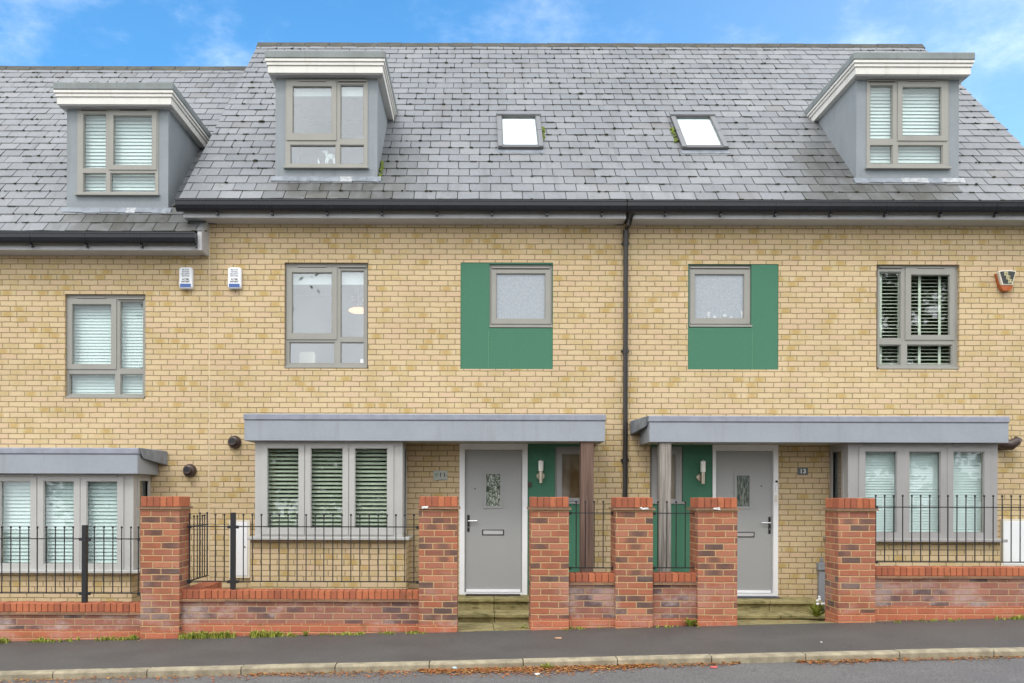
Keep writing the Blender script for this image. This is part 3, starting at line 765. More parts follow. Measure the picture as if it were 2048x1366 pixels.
# ---- skylights
def skylight(roofparent,xa,xb,ta,tb):
    fn=rp(0)
    m=MB(); m.grid(xa,xb,ta,tb,[(xa+.075,xb-.075,ta+.085,tb-.12)],.0,.075,lambda u,y,v:fn(u,y,v))
    s=m.build('skylight',plain('skylight_frame',(.085,.085,.085),.4,.08,6),roofparent,bevel=.006)
    m=MB(); m.hexa([fn(xa-.02,.076,tb-.10),fn(xb+.02,.076,tb-.10),fn(xb+.02,.076,tb+.03),fn(xa-.02,.076,tb+.03),fn(xa-.02,.11,tb-.09),fn(xb+.02,.11,tb-.09),fn(xb+.02,.10,tb+.03),fn(xa-.02,.10,tb+.03)])
    m.build('top_hood',plain('skylight_hood',(.17,.175,.18),.35,.08,6),s,bevel=.006)
    cm=plain('skylight_cladding',(.15,.155,.16),.35,.08,6)
    for a,b in ((xa-.008,xa+.065),(xb-.065,xb+.008)):
        m=MB()
        m.hexa([fn(a,.076,ta+.02),fn(b,.076,ta+.02),fn(b,.076,ta+.60),fn(a,.076,ta+.60),fn(a,.085,ta+.02),fn(b,.085,ta+.02),fn(b,.085,ta+.60),fn(a,.085,ta+.60)])
        m.hexa([fn(a,.076,ta+.61),fn(b,.076,ta+.61),fn(b,.076,tb-.105),fn(a,.076,tb-.105),fn(a,.085,ta+.61),fn(b,.085,ta+.61),fn(b,.085,tb-.105),fn(a,.085,tb-.105)])
        m.build('side_cladding',cm,s,bevel=.003)
    m=MB(); m.hexa([fn(xa-.02,-.002,ta-.10),fn(xb+.02,-.002,ta-.10),fn(xb+.02,.028,ta+.0),fn(xa-.02,.028,ta+.0),fn(xa-.02,.027,ta-.10),fn(xb+.02,.027,ta-.10),fn(xb+.02,.032,ta-.001),fn(xa-.02,.032,ta-.001)])
    m.build('lead_apron',LEAD,s)
    m=MB(); m.hexa([fn(xa+.076,.056,ta+.086),fn(xb-.076,.056,ta+.086),fn(xb-.076,.056,tb-.121),fn(xa+.076,.056,tb-.121),fn(xa+.076,.062,ta+.086),fn(xb-.076,.062,ta+.086),fn(xb-.076,.062,tb-.121),fn(xa+.076,.062,tb-.121)]); m.build('pane',GLASSC,s)
    m=MB(); m.hexa([fn(xa+.077,.036,ta+.087),fn(xb-.077,.036,ta+.087),fn(xb-.077,.036,tb-.122),fn(xa+.077,.036,tb-.122),fn(xa+.077,.040,ta+.087),fn(xb-.077,.040,ta+.087),fn(xb-.077,.040,tb-.122),fn(xa+.077,.040,tb-.122)]); m.build('blind',SKYB,s)
    m=MB(); rnd=random.Random(int(xa*9))
    side = xb+.02 if xa<2 else xa-.03
    for i in range(16):
        c=fn(side+rnd.uniform(-.01,.03)*(1 if xa<2 else -1),.03,ta+.3+rnd.uniform(0,.5)); m.ball(c,rnd.uniform(.015,.032),0,6,4)
    mo=m.build('moss',MOSSG,s,smooth=True); mo['kind']='stuff'
skylight(r11,.285,.955,1.55,2.80)
skylight(r13,3.045,3.725,1.55,2.80)

# moss by middle dormer foot
mb=MB(); fn=rp(0); rnd=random.Random(4)
for i in range(26):
    t=T0+rnd.uniform(.0,.55); mb.ball(fn(-1.43+rnd.uniform(0,.07)*(1.3-t),.03,t),rnd.uniform(.012,.03),0,6,4)
o=mb.build('moss',MOSSG,r11,smooth=True); o['kind']='stuff'

# ---- first floor windows
Y1=F+.055
fr,pr,ow=window(h9,(129,589,290,797),[(239,603,286,738),(137.5,748,230,789),(240,748,286,789)],[((133,598,232.5,738.5),(144,608.5,222.5,729))],Y1,TAUPE,GLASSC,vents=[(153,211,595.5),(235,287,598)],sill=True,sill_over=.0)
blind(pr,ow[0]+.05,ow[1]-.05,ow[2]+.08,ow[3]-.06,Y1+.13,BLINDW,pitch=.044,tilt=68)
fr,pr,ow=window(h11,(570,527,734,737),[(680,541,727.5,675),(577.5,684,669,727),(680,684,727.5,727)],[((573,536,673,679),(583,545,663.5,667.5))],Y1,TAUPE,GLASS,vents=[(594,652,533.5),(676,732,534)],sill=True,sill_over=.0)
mb=MB(); mb.box(ow[0]+.03,ow[1]-.03,Y1+.12,Y1+.13,sZ(566,Y1),ow[3]-.04); mb.build('roller_blind',ROLLER,pr)
mb=MB(); mb.box(sX(719.5,Y1),sX(727.5,Y1),Y1+.028,Y1+.031,sZ(727,Y1),sZ(718,Y1)); mb.build('window_sticker',WPLAS,pr)
fr,pr,ow=window(h13,(1754,531,1917,739),[(1755.5+2,543,1801,677),(1757.5,689,1801,730),(1813,689,1904,730)],[((1809,535,1908,680),(1820,549.5,1898,671))],Y1,TAUPE,GLASSB,vents=[(1752+4,1804,535),(1832,1888,536)],sill=True,sill_over=.0)
blind(pr,ow[0]+.04,ow[1]-.05,ow[2]+.08,ow[3]-.06,Y1+.13,BLINDP,pitch=.050,tilt=24,tapes=[sX(v,Y1+.1) for v in (1760,1797,1838,1878,1905)],tw=.038)

# green panels with obscured windows
def panel(house,rect,win,name='cladding_panel',joint=None):
    a=hrect(rect,F); w=hrect(win,F) if win else None
    m=MB(); m.grid(a[0]+.002,a[1]-.002,a[2]+.002,a[3]-.002,[w] if w else [],F+.008,F+.16)
    o=m.build(name,GREEN,house)
    if joint is not None:
        m=MB(); x=sX(joint,F); m.box(x-.003,x+.003,F+.004,F+.0075,a[2]+.003,w[2]-.03); m.build('panel_joint',plain('joint_cover',(.10,.27,.15),.6),o)
    return o
panel(h11,P11,BW11,joint=976); panel(h13,P13,BW13,joint=1504)
window(h11,(978,529,1104,656),[],[((982,540,1100.5,648),(991,547,1090,638.5))],Y1-.01,TAUPE,OBSC,vents=[(983,1098,536)],sill_over=.0)
fr,pr,ow=window(h13,(1377,530,1502,655),[],[((1379,539.5,1498.5,648),(1388,548.5,1487,637.5))],Y1-.01,TAUPE,OBSC,vents=[(1379,1497,536)],sill_over=.0)
# pale bottles standing behind the obscured glass read as blurs on it
mb=MB(); rnd=random.Random(2)
BL=plain('blurred_white',(.48,.51,.53),.35,.1,30)
for (px,py,w,h) in ((1417,631,8,16),(1429,635,7,8),(1449,632,9,8),(1462,635,6,5),(1483,630,5,18),(1409,637,4,5)):
    mb.ball((sX(px,Y1),Y1+.006,sZ(py,Y1,px)),1,0,10,6,(w/2/141,.004,h/2/141))
mb.build('blurred_bottles',BL,fr,smooth=True)

# ---- ground floor
m_=panel(h11,SP11,(1110,893,1176,1008)); m_=panel(h13,SP13,(1300,893,1366,1008))
window(h11,(1110,893,1176,1008),[],[((1114,897,1175,1002),(1123,907,1167,997))],Y1-.02,BAYF13,TINT,sill_over=.02)
window(h13,(1301,893,1366,1008),[],[((1304,897,1363,1004),(1313,907,1352,999))],Y1-.02,BAYF13,TINT,sill_over=.02)
door(h11,D11,(930,900,1044,1185),(972.5,948,1000.5,1012),(937,1042),False,(964.5,1059.5,1008.5,1071),(950,977.5),True,LEADED)
door(h13,D13,(1432,902,1546,1187),(1475,951,1500.5,1013),(1541,1046),True,(1468,1064,1511,1075),(1524.5,972),True,REED)

canopy(h9,-250,275,895,947,flap=1)
canopy(h11,488,1210,828,882)
canopy(h13,1299,2017,832,885,flap=-1)
bw9,_=bay(h9,-28,267,952,1144,[(2,62),(88,148.6),(174,235.6)],962,1128,BAYF,GLASSC,(sX(-26,YB),sX(262,YB)),BLINDW,dict(pitch=.050,tilt=64),1,[(-10,70,952),(165,235,952)])
bw11,_=bay(h11,510,805,886,1078,[(534.5,598),(621.5,686),(709.5,775)],896,1057,BAYF,GLASSB,(sX(500,YB),sX(812,YB)),BLINDG,dict(pitch=.055,tilt=44,tw=.004),1,[(530,602,884),(700,773,884)])
bw13,_=bay(h13,1696,1995,889,1082,[(1729.5,1793),(1817.5,1880.5),(1905.5,1967.5)],903,1066,BAYF13,GLASSC,(sX(1704,YB),sX(2003,YB)),BLINDW,dict(pitch=.036,tilt=68),-1,[(1728,1793,889),(1905,1966,889)])

def post(house,px,py0,py1,w,mat):
    y=YC+.03; a=sX(px,y); z0=-.1; z1=sZ(py0,YC,px)+.02
    m=MB(); m.box(a-w/2,a+w/2,y,y+w,z0,z1); m.build('canopy_post',mat,house,bevel=.008)
post(h11,1174.5,882,0,.17,WOODB); post(h13,1331,885,0,.155,WOODG)

# cream movement joint between the left and the middle house
mb=MB(); zt=5.0
z=-.1
while z<5.35:
    j=random.uniform(-.0015,.0015); mb.box(sX(418,F)-.008+j,sX(418,F)+.008+j,F-.004,F+.01,z,z+.297); z+=.3
mb.build('movement_joint',CREAM,h11)
# downpipe
x=sX(1249,F)
mb=MB()
zt=sZ(414,12.4,1264)
pts=[(sX(1264,12.40),12.37,zt+.06),(sX(1264,12.40),12.37,zt-.09),(sX(1258,12.4),12.44,zt-.22),(x+.01,F-.065,sZ(458,F,1249)),(x,F-.06,sZ(468,F,1249)),(x,F-.06,-.05)]
mb.tube(pts,.034,14)
for py in (488,703,920): 
    z=sZ(py,F,1249); mb.tube([(x,F-.06,z-.035),(x,F-.06,z+.035)],.041,14); mb.box(x-.058,x+.058,F-.035,F-.002,z-.012,z+.012)
mb.tube([(sX(1264,12.40),12.37,zt-.02),(sX(1264,12.40),12.37,zt+.05)],.043,14); mb.tube([(x,F-.06,sZ(462,F)),(x,F-.06,sZ(478,F))],.041,14)
mb.build('downpipe',PIPE,h11,smooth=False)
# grey pipe cover by the right pier
mb=MB(); x=sX(1641,F); 
mb.box(x-.062,x+.062,F-.11,F-.003,sZ(1140,F,1641),sZ(1124,F,1641)); mb.box(x-.045,x+.045,F-.09,F-.003,-.02,sZ(1140,F,1641)-.001); mb.box(x-.018,x+.018,F-.07,F-.02,sZ(1124,F,1641)+.001,sZ(1115,F,1641)); 
mb.build('pipe_cover',PIPEG,h13,bevel=.01)
# boiler flues
def flue(house,px,py,s=1):
    cx=sX(px,F-.05); cz=sZ(py,F-.05,px); m=MB()
    m.tube([(cx,F-.002,cz),(cx,F-.02,cz),(cx,F-.045,cz),(cx,F-.075,cz),(cx,F-.085,cz)],[.094,.094,.090,.072,.05],24)
    m.tube([(cx,F-.08,cz),(cx,F-.15,cz+.005)],.052,20)
    m.tube([(cx,F-.150,cz+.005),(cx,F-.152,cz+.005)],.044,20,1)
    return m.build('boiler_flue',[DARKP,BLACK],house,bevel=.002)
flue(h9,378,941); flue(h11,467.5,884)
cx=sX(2002,F); cz=sZ(888,F,2002); m=MB(); m.tube([(cx,F-.002,cz),(cx,F-.12,cz-.01),(cx+.05,F-.15,cz-.02),(cx+.13,F-.15,cz+.03),(cx+.155,F-.15,cz+.07)],[.09,.085,.075,.06,.055],18); m.build('boiler_flue',[DARKP],h13,smooth=True)
# airbrick-ish red vent low on the middle porch skipped: not visible

# ---- text helper
def lettering(parent,txt,size,x,z,y,mat,name='lettering',xs=1.0,bold=0,ls=1.0):
    c=bpy.data.curves.new('txt','FONT'); c.body=txt; c.size=size; c.align_x='CENTER'; c.align_y='CENTER'; c.extrude=.0008; c.offset=bold; c.space_line=ls
    t=bpy.data.objects.new('txt',c); COL.objects.link(t)
    bpy.context.view_layer.update()
    me=bpy.data.meshes.new_from_object(t.evaluated_get(bpy.context.evaluated_depsgraph_get()))
    bpy.data.objects.remove(t)
    off=Vector(parent['_base'])
    for v in me.vertices:
        p=Vector((v.co.x*xs+x, y-v.co.z, v.co.y+z)); v.co=p-off
    me.materials.clear(); me.materials.append(mat)
    o=bpy.data.objects.new(name,me); COL.objects.link(o); o.parent=parent; o['_base']=parent['_base']
    return o
def rrect(cx,cz,w,h,r,n=5):
    pts=[]
    for (sx,sz,a0) in ((1,1,0),(-1,1,90),(-1,-1,180),(1,-1,270)):
        for i in range(n+1):
            a=R(a0+90*i/n); pts.append((cx+sx*(w/2-r)+r*math.cos(a),cz+sz*(h/2-r)+r*math.sin(a)))
    return pts
# ---- alarm boxes
def alarm(px0,px1,py0,py1,label):
    y=F-.07; x0=sX(px0,y); x1=sX(px1,y); z0=sZ(py1,y,px0); z1=sZ(py0,y,px0); cx=(x0+x1)/2; cz=(z0+z1)/2; w=x1-x0; h=z1-z0
    t=thing('alarm_box',(cx,F,z0),label,'alarm box','white alarm boxes on the brick wall')
    m=MB(); fn=lambda u,v,d:(u,d,v)
    m.prism(rrect(cx,cz,w,h,.035),fn,F-.055,F-.002); 
    k=.93; m2=rrect(cx,cz,w*.94,h*.965,.035)
    m.prism(m2,fn,y,F-.0555); m.build('case',WPLAS,t,bevel=.004)
    m=MB(); m.prism(rrect(cx,z0+h*.14,w*.80,h*.17,.008),fn,y-.0035,y-.0005); m.build('blue_band',NAVY,t)
    for i,(s,q) in enumerate((('MILTON',.029),('KEYNES',.029),('SECURITY',.029),('SERVICES',.029))):
        lettering(t,s,.027,cx,z1-h*(.13+.095*i),y-.0006,INK,xs=1.0,bold=.0003)
    lettering(t,'01908',.033,cx,z1-h*.575,y-.0006,INKK,xs=1.1,bold=.0012); lettering(t,'643007',.033,cx,z1-h*.68,y-.0006,INKK,xs=1.2,bold=.0012)
    m=MB(); m.tube([(cx,F-.012,z0+.01),(cx,F-.012,z0-.05)],.004,6); m.build('cable',INKK,t)
alarm(356.5,383.5,534,577,'white alarm box left of the cream joint line, on the left house')
alarm(454,481,534,577,'white alarm box right of the cream joint line, on house 11')
# black and amber one
y=F-.10; cx=sX(2014,y); z1=sZ(541,y,2012); z0=sZ(570,y,2012)
t=thing('alarm_box',(cx,F,z0-.08),'black faced alarm box with cream rim and orange lamp below','alarm box')
def trap(w0,w1,za,zb,b=.008): return [(cx-w1/2,za),(cx+w1/2,za),(cx+w0/2*1.0,zb-.012),(cx+w0/2*.92,zb-.003),(cx+w0*.2,zb+b),(cx-w0*.2,zb+b),(cx-w0/2*.92,zb-.003),(cx-w0/2,zb-.012)]
fn=lambda u,v,d:(u,d,v)
m=MB(); m.prism(trap(.245,.145,z0,z1),fn,y,F-.03); m.build('case',IVORY,t,bevel=.006)
m=MB(); m.prism(trap(.215,.118,z0+.014,z1-.014,.004),fn,y-.003,y-.0005); m.build('face',INKK,t)
m=MB(); m.prism([(cx-.09,z0+.0),(cx-.135,z1-.03),(cx-.128,z1-.03),(cx-.075,z0)],fn,F-.05,F-.002); m.prism([(cx-.045,z0-.078),(cx+.045,z0-.078),(cx+.072,z0-.045),(cx+.085,z0+.004),(cx-.085,z0+.004),(cx-.072,z0-.045)],fn,y+.012,F-.003); m.build('lamp_lens',AMBER,t,bevel=.010)
for i,s in enumerate('DEA'):
    lx=cx-.022+.028*i; lz=z1-.043-.055*i
    m=MB(); m.ring(lx-.026,lx+.026,lz-.026,lz+.026,.005,y-.006,y-.0035); m.build('letter_border',GOLD,t)
    lettering(t,s,.050,lx,lz,y-.0045,GOLD,bold=.001)

# ---- wall lamps
def lamp(px,py_t0,py_t1,py_b,pyc,label,plpx):
    yl=F-.075; x=sX(px,yl)
    t=thing('wall_lamp',(x,F,sZ(py_b,yl,px)),label,'wall lamp','wall lamps beside the front doors')
    zc=sZ(pyc,F,px); xp=sX(plpx,F)
    m=MB(); m.tube([(xp,F+.005,zc),(xp,F-.012,zc),(xp,F-.018,zc)],[.058,.058,.050],24); m.tube([(xp,F-.018,zc),(x,yl,zc)],.012,10); m.build('backplate',STEEL,t)
    m=MB(); m.tube([(x,yl,sZ(py_t1,yl,px)),(x,yl,sZ(py_b,yl,px)),],.027,20); m.build('steel_tube',STEEL,t)
    m=MB(); m.tube([(x,yl,sZ(py_t1,yl,px)+.001),(x,yl,sZ(py_t0+3,yl,px)),(x,yl,sZ(py_t0+2,yl,px))],[.037,.037,.030],20); m.build('opal_shade',TUBE,t)
    m=MB(); m.tube([(x,yl,sZ(py_t0+2,yl,px)+.001),(x,yl,sZ(py_t0-1,yl,px))],[.016,.010],12); m.build('cap',STEEL,t)
lamp(1081.5,919,942,966,952,'steel wall lamp with white tube right of the door numbered 11',1081)
lamp(1406,920,944,968,955,'steel wall lamp with cream tube left of the door numbered 13',1401)
# small dark vent/keypad on the green panel
m=MB(); m.box(sX(1056,F),sX(1063,F),F-.018,F+.007,sZ(974,F),sZ(964,F)); m.tube([(sX(1059.5,F),F-.024,sZ(969,F)),(sX(1059.5,F),F-.018,sZ(969,F))],.014,12)
o=m.build('doorbell',DARKP,bevel=.004); tag(o,'small dark doorbell on the green panel right of door 11','doorbell'); rebase(o,(sX(1059,F),F,sZ(974,F)))
m=MB(); m.tube([(sX(1552,F),F-.035,sZ(963,F,1552)),(sX(1552,F),F-.0125,sZ(963,F,1552))],.016,14); o=m.build('doorbell',BLACK); tag(o,'round black doorbell at the top of the white frame of door 13','doorbell'); rebase(o,(sX(1552,F),F,sZ(965,F,1552)))
m=MB(); m.box(sX(1549.5,F),sX(1554.5,F),F-.03,F-.0125,sZ(983,F,1552),sZ(970,F,1552)); o=m.build('door_sensor',WPLAS,bevel=.003); tag(o,'upper small white box on the right side frame of door 13','sensor'); rebase(o,(sX(1552,F),F,sZ(983,F,1552)))
m=MB(); m.box(sX(1549,F),sX(1553.5,F),F-.028,F-.0125,sZ(1004,F,1552),sZ(990,F,1552)); o=m.build('key_safe',IVORY,bevel=.003); tag(o,'lower small white box on the right side frame of door 13','sensor'); rebase(o,(sX(1552,F),F,sZ(1004,F,1552)))

# ---- number plates
def plate(r,mat,label,txt,ink,size):
    a=hrect(r,F-.012); cx=(a[0]+a[1])/2; cz=(a[2]+a[3])/2
    t=thing('house_number_sign',(cx,F,a[2]),label,'house number')
    m=MB(); m.box(a[0],a[1],F-.014,F-.003,a[2],a[3]); m.build('plate',mat,t,bevel=.002)
    return t,a,cx,cz
t,a,cx,cz=plate((866.5,941,895,960.5),PLAQG,'pale frosted plaque reading 11 on the brick left of the door','11',INKK,.1)
lettering(t,'11',.085,cx+.030,cz+.006,F-.0142,INKK,xs=1.25,bold=.001); lettering(t,'MILTON KEYNES',.016,cx+.03,cz-.055,F-.0142,INKK,xs=.9)
m=MB()
for q in (-.088,.088): m.tube([(cx+q,F-.020,cz),(cx+q,F-.0142,cz)],.007,12)
m.build('screw_cap',CHROME,t)
m=MB(); m.ball((cx-.052,F-.0145,cz+.012),.03,0,10,6,(.9,.02,.8)); m.tube([(cx-.052,F-.0150,cz-.035),(cx-.052,F-.0150,cz-.01)],.005,6); m.build('tree_emblem',plain('emblem_green',(.22,.30,.21),.5),t)
t,a,cx,cz=plate((1595,935.5,1616,950),PLAQ,'dark grey slate plaque reading 13 on the brick between door and bay window','13',WPLAS,.1)
lettering(t,'13',.085,cx,cz,F-.0142,WPLAS,xs=1.1,bold=.0015)

# ---- meter boxes
def meter(px0,px1,py0,py1,label):
    y=F-.03; x0=sX(px0,y); x1=sX(px1,y); z0=sZ(py1,y,px0); z1=sZ(py0,y,px0)
    t=thing('meter_box',(.5*(x0+x1),F,z0),label,'meter box','white meter boxes')
    m=MB(); m.ring(x0,x1,z0,z1,.03,F-.03,F-.002); m.build('surround',IVORY,t,bevel=.003)
    m=MB(); m.box(x0+.031,x1-.031,F-.036,F-.010,z0+.031,z1-.031); d=m.build('door',WPLAS,t,bevel=.004)
    m=MB(); m.tube([(x1-.07,F-.042,(z0+z1)/2+.03),(x1-.07,F-.036,(z0+z1)/2+.03)],.011,10); m.build('lock',CHROME,d)
meter(459,500,1040,1156,'white meter box low on the wall left of the bay of house 11')
meter(2003,2060,1038,1134,'white meter box right of the bay of house 13 at the right edge')

# ---- garden walls
def cap_row(mb,x0,x1,y0,y1,z0,z1,rnd,n=None,w=.073):
    n=n or max(1,round((x1-x0)/w)); s=(x1-x0)/n
    for i in range(n):
        a=x0+i*s+.004; b=x0+(i+1)*s-.004; j=rnd.uniform(-.004,.004); q=rnd.uniform(-.003,.003)
        mb.box(a,b,y0+j,y1+j,z0+.002,z1+q)
def pier(px0,px1,label,z1=1.555,plinth_rows=2,seed=0):
    rnd=random.Random(seed)
    x0=sX(px0,YW); x1=sX(px1,YW); D=.40; cx=(x0+x1)/2
    zg=gz(x0,YW)-.02
    t=thing('brick_pier',(cx,YW+.2,gz(cx,YW)),label,'brick pier','red brick garden piers')
    zc=z1-.118; zp=math.floor((gz(cx,YW)+.135)/.075)*.075+.0
    m=MB(); m.box(x0,x1,YW,YW+D,zg-.3,zp,1); m.box(x0,x1,YW,YW+D,zp,zc-.028,0); m.build('shaft',[RED if seed!=2 else RED,PLINTH],t)
    m=MB()
    for k in range(2):
        zz=zc-.028+.014*k; e=.030+rnd.uniform(-.003,.003)-.004*k; n=2
        for i in range(n):
            a=x0-e+(x1-x0+2*e)*i/n+.002; b=x0-e+(x1-x0+2*e)*(i+1)/n-.002
            m.box(a,b,YW-e+rnd.uniform(-.004,.004),YW+D+e,zz+.001,zz+.0135)
    m.build('tile_creasing',CREAS,t)
    m=MB()
    for (a,b) in {2:((.02,.28),),4:((.62,.85),),5:((.40,.52),)}.get(seed,()):
        for q in range(14):
            f=rnd.uniform(a,b); m.ball((x0+(x1-x0)*f,YW-.032,zc-.006+rnd.uniform(-.012,.006)),1,0,6,4,(rnd.uniform(.008,.022),.008,rnd.uniform(.004,.010)))
    if m.v: m.build('lime_bloom',EFFL,t,smooth=True)
    m=MB(); m.box(x0+.008,x1-.008,YW+.008,YW+D-.008,zc+.0005,z1-.012); m.build('bedding_mortar',MORT,t)
    m=MB(); cap_row(m,x0,x1,YW,YW+D*.5-.003,zc,z1,rnd,6); cap_row(m,x0,x1,YW+D*.5+.003,YW+D,zc,z1,rnd,6); m.build('cap',CAPB,t,bevel=.004)
    return t
pier(281,359,'first brick pier from the left, between the left house and the middle house',1.555,seed=1)
pier(838,915,'brick pier left of the steps to door 11',1.563,seed=2)
pier(1062,1138,'brick pier right of the steps to door 11',1.560,seed=3)
pier(1231.5,1306,'central brick pier in front of the black downpipe',1.557,seed=4)
pier(1396,1475,'brick pier left of the steps to door 13, partly covering that door',1.556,seed=5)
pier(1677,1751,'rightmost brick pier, right of the steps to door 13',1.556,seed=6)
def lime(px0,px1,py,y): pass
def wall(px0,px1,pt,label,seed,ext=(0,0)):
    rnd=random.Random(seed); y0=YW+.08; y1=y0+.215
    x0=sX(px0,y0)+ext[0]; x1=sX(px1,y0)+ext[1]; cx=(x0+x1)/2
    z1=sZ(pt,y0,(px0+px1)/2); zc=z1-.102
    t=thing('garden_wall',(cx,y0+.1,gz(cx,YW)),label,'garden wall','low red brick garden walls')
    zl=[gz(x0,YW),gz(x1,YW)]
    zp=math.floor((gz(cx,YW)+.165)/.075)*.075
    m=MB(); m.box(x0,x1,y0,y1,min(zl)-.3,zp,1); m.box(x0,x1,y0,y1,zp,zc-.028,0); m.build('brickwork',[REDLOW,PLINTH],t)
    m=MB(); x=x0
    for k in range(2):
        x=x0; zz=zc-.028+.014*k
        while x<x1:
            b=min(x+.265,x1); m.box(x+.001,b-.001,y0-.028-rnd.uniform(0,.008)+.004*k,y1+.02,zz+.001,zz+.0135); x=b
    m.build('tile_creasing',CREAS,t)
    m=MB(); m.box(x0,x1,y0+.008,y1-.008,zc+.0005,z1-.010); m.build('bedding_mortar',MORT,t)
    m=MB(); cap_row(m,x0,x1,y0-.004,y1,zc,z1,rnd); m.build('cap',CAPB,t,bevel=.004)
    return t,z1
wall(-330,281,1206.5,'lowest garden wall at the left, in front of the bay of the left house',21,(0,.02))
_,zw1=wall(361,838,1181,'long low garden wall with a railing and black post in front of the bay of house 11',22,(0,0))
wall(1138,1231,1147,'short low garden wall in front of the brown canopy post',23,(0,.0))
wall(1306,1396,1147,'short low garden wall in front of the grey weathered canopy post',24,(0,.0))
wall(1751,2300,1135,'long low garden wall at the right in front of the bay of house 13',25,(0,0))
# return wall under the side railing
yA=YW+.30; yBk=11.62; xr=-3.53
t=thing('garden_wall',(xr,11.1,-.1),'low return wall running back to the house behind the leftmost pier','garden wall')
m=MB(); m.box(xr-.0,xr+.215,yA+.1,yBk,-.4,zw1-.103); m.build('brickwork',REDLOW,t)
m=MB(); rnd=random.Random(31); yy=yA+.1
while yy<yBk-.02:
    m.box(xr-.004,xr+.219,yy+.004,min(yy+.07,yBk),zw1-.10,zw1+rnd.uniform(-.004,.003)); yy+=.073
m.build('cap',CAPB,t,bevel=.004)

# lime bloom on pier tops
for (px,py,w) in ((848,1017,22),):
    pass

# ---- railings
YR=YW+.19
bar_cache={}
def bar(parent,x,y,z0,z1,r=.0065):
    k=(round(z1-z0,3),r)
    if k not in bar_cache:
        m=MB(); h=z1-z0; m.tube([(0,0,0),(0,0,h-.012)],r,6); m.ball((0,0,h-.008),.014,0,8,6)
        me=bpy.data.meshes.new('baluster'); me.from_pydata(m.v,[],m.f); me.materials.append(BLACK); me.update(); bar_cache[k]=me
    o=bpy.data.objects.new('baluster',bar_cache[k]); COL.objects.link(o); o.parent=parent
    b=parent['_base']; o.location=(x-b[0],y-b[1],z0-b[2])
def railing(pxs,ptop,prt,prb,xe0,xe1,label,post_px=None,post_t=None,post_b=None):
    c=(pxs[0]+pxs[-1])/2; y=YR
    zt=sZ(ptop,y,c); zr=sZ(prt,y,c); zb=sZ(prb,y,c)
    a=sX(xe0,y); b=sX(xe1,y)
    t=thing('railing',((a+b)/2,y,zb-.05),label,'railing','black iron railings on the garden walls')
    ends=[(a,b)]
    if post_px: ends=[(a,sX(post_px,y)-.03),(sX(post_px,y)+.03,b)]
    for nm,z in (('top_rail',zr),('bottom_rail',zb)):
        m=MB()
        for p,q in ends: m.box(p,q,y-.013,y+.013,z-.006,z+.006)
        m.build(nm,BLACK,t)
    m=MB()
    for p,q in ends:
        for e,s in ((p,1),(q,-1)):
            for z in (zr,zb):
                m.box(e-.004,e+.03*s+.004 if s>0 else e+.004,y-.02,y+.02,z-.022,z+.012) if s>0 else m.box(e-.034,e+.004,y-.02,y+.02,z-.022,z+.012)
    m.build('fixing_bracket',BLACK,t)
    if post_px:
        x=sX(post_px,y); m=MB(); m.box(x-.028,x+.028,y-.028,y+.028,sZ(post_b,y-.028,c),sZ(post_t,y,c)); m.build('post',BLACK,t,bevel=.003)
    for p in pxs: bar(t,sX(p,y),y,zb-.004,zt)
railing([-67,-49,-31.5,-13.7,4,22,40,57.8,75,93,111,129,146.5,189,208,226,243.6,262,277],1053,1077.5,1186,-100,282,'railing on the lowest garden wall at the left',170,1050,1205)
railing([431,449,487,505,523,540.5,558.5,576.5,594.5,612.5,630.5,648,666,684,702,720,738.5,756.5,774,792,810,828],1028.5,1053.5,1163,377,839,'long railing with a black post in front of the bay of house 11',466.5,1025.5,1181)
railing([1152.6,1170.8,1188.6,1206.5],1002,1026,1135.7,1137,1229,'short railing in front of the brown canopy post')
railing([1315.9,1334,1352.3,1370.6],1002.5,1026.5,1135.5,1305,1393,'short railing in front of the grey weathered canopy post')
railing([1751.5,1769.5,1787.5,1805.5,1823.7,1841.5,1859.5,1877.5,1896,1914,1932,1950,1968.5,1986.5,2004.5,2022.5,2040.5,2058,2076],990.5,1014.5,1124,1749,2090,'long railing at the right in front of the bay of house 13')
# side railing going back to the house
zt,zr,zb=sZ(1029,YR,400),sZ(1053.5,YR,400),sZ(1163,YR,400)
xs=-3.435
t=thing('railing',(xs,11.1,zb-.05),'short side railing running back to the house behind the leftmost pier','railing')
y0=YR+.04; y1=11.42
for nm,z in (('top_rail',zr),('bottom_rail',zb)):
    m=MB(); m.box(xs-.013,xs+.013,y0,y1,z-.006,z+.006); m.build(nm,BLACK,t)
for i,y in enumerate((10.70,10.87,11.0,11.1,11.2,11.29,11.40)):
    bar(t,xs+ (0.0),y,zb-.004,zt-.02 if i not in (0,3,6) else zt+.01, .0065 if i not in (0,3,6) else .009)

# ---- steps
def steps(px0,px1,dzs,label,seed,dz=0):
    x0=sX(px0,12.4); x1=sX(px1,12.4); cx=(x0+x1)/2
    t=thing('front_steps',(cx,12,-.2),label,'steps','concrete front steps')
    z1,z2,zf=dzs; mid=cx+random.uniform(-.02,.02)
    ylist=((12.23,F-.014,z1),(11.80,12.229,z2))
    for i,(ya,yb,z) in enumerate(ylist):
        m=MB()
        for a,b in ((x0,mid-.003),(mid+.003,x1)):
            m.box(a,b,ya+.035,yb if i==0 else F-.02,-.4,z-.0455-.0005)
            m.box(a,b,ya,yb if i==0 else ya+.5,z-.045,z)
        m.build('step',STEP,t,bevel=.006)
    return t
steps(914,1061,(.172,.015,0),'two moss stained concrete steps up to door 11',1)
steps(1425,1636,(.150,.012,0),'two green mossy concrete steps up to door 13 with dead leaves at their foot',2)
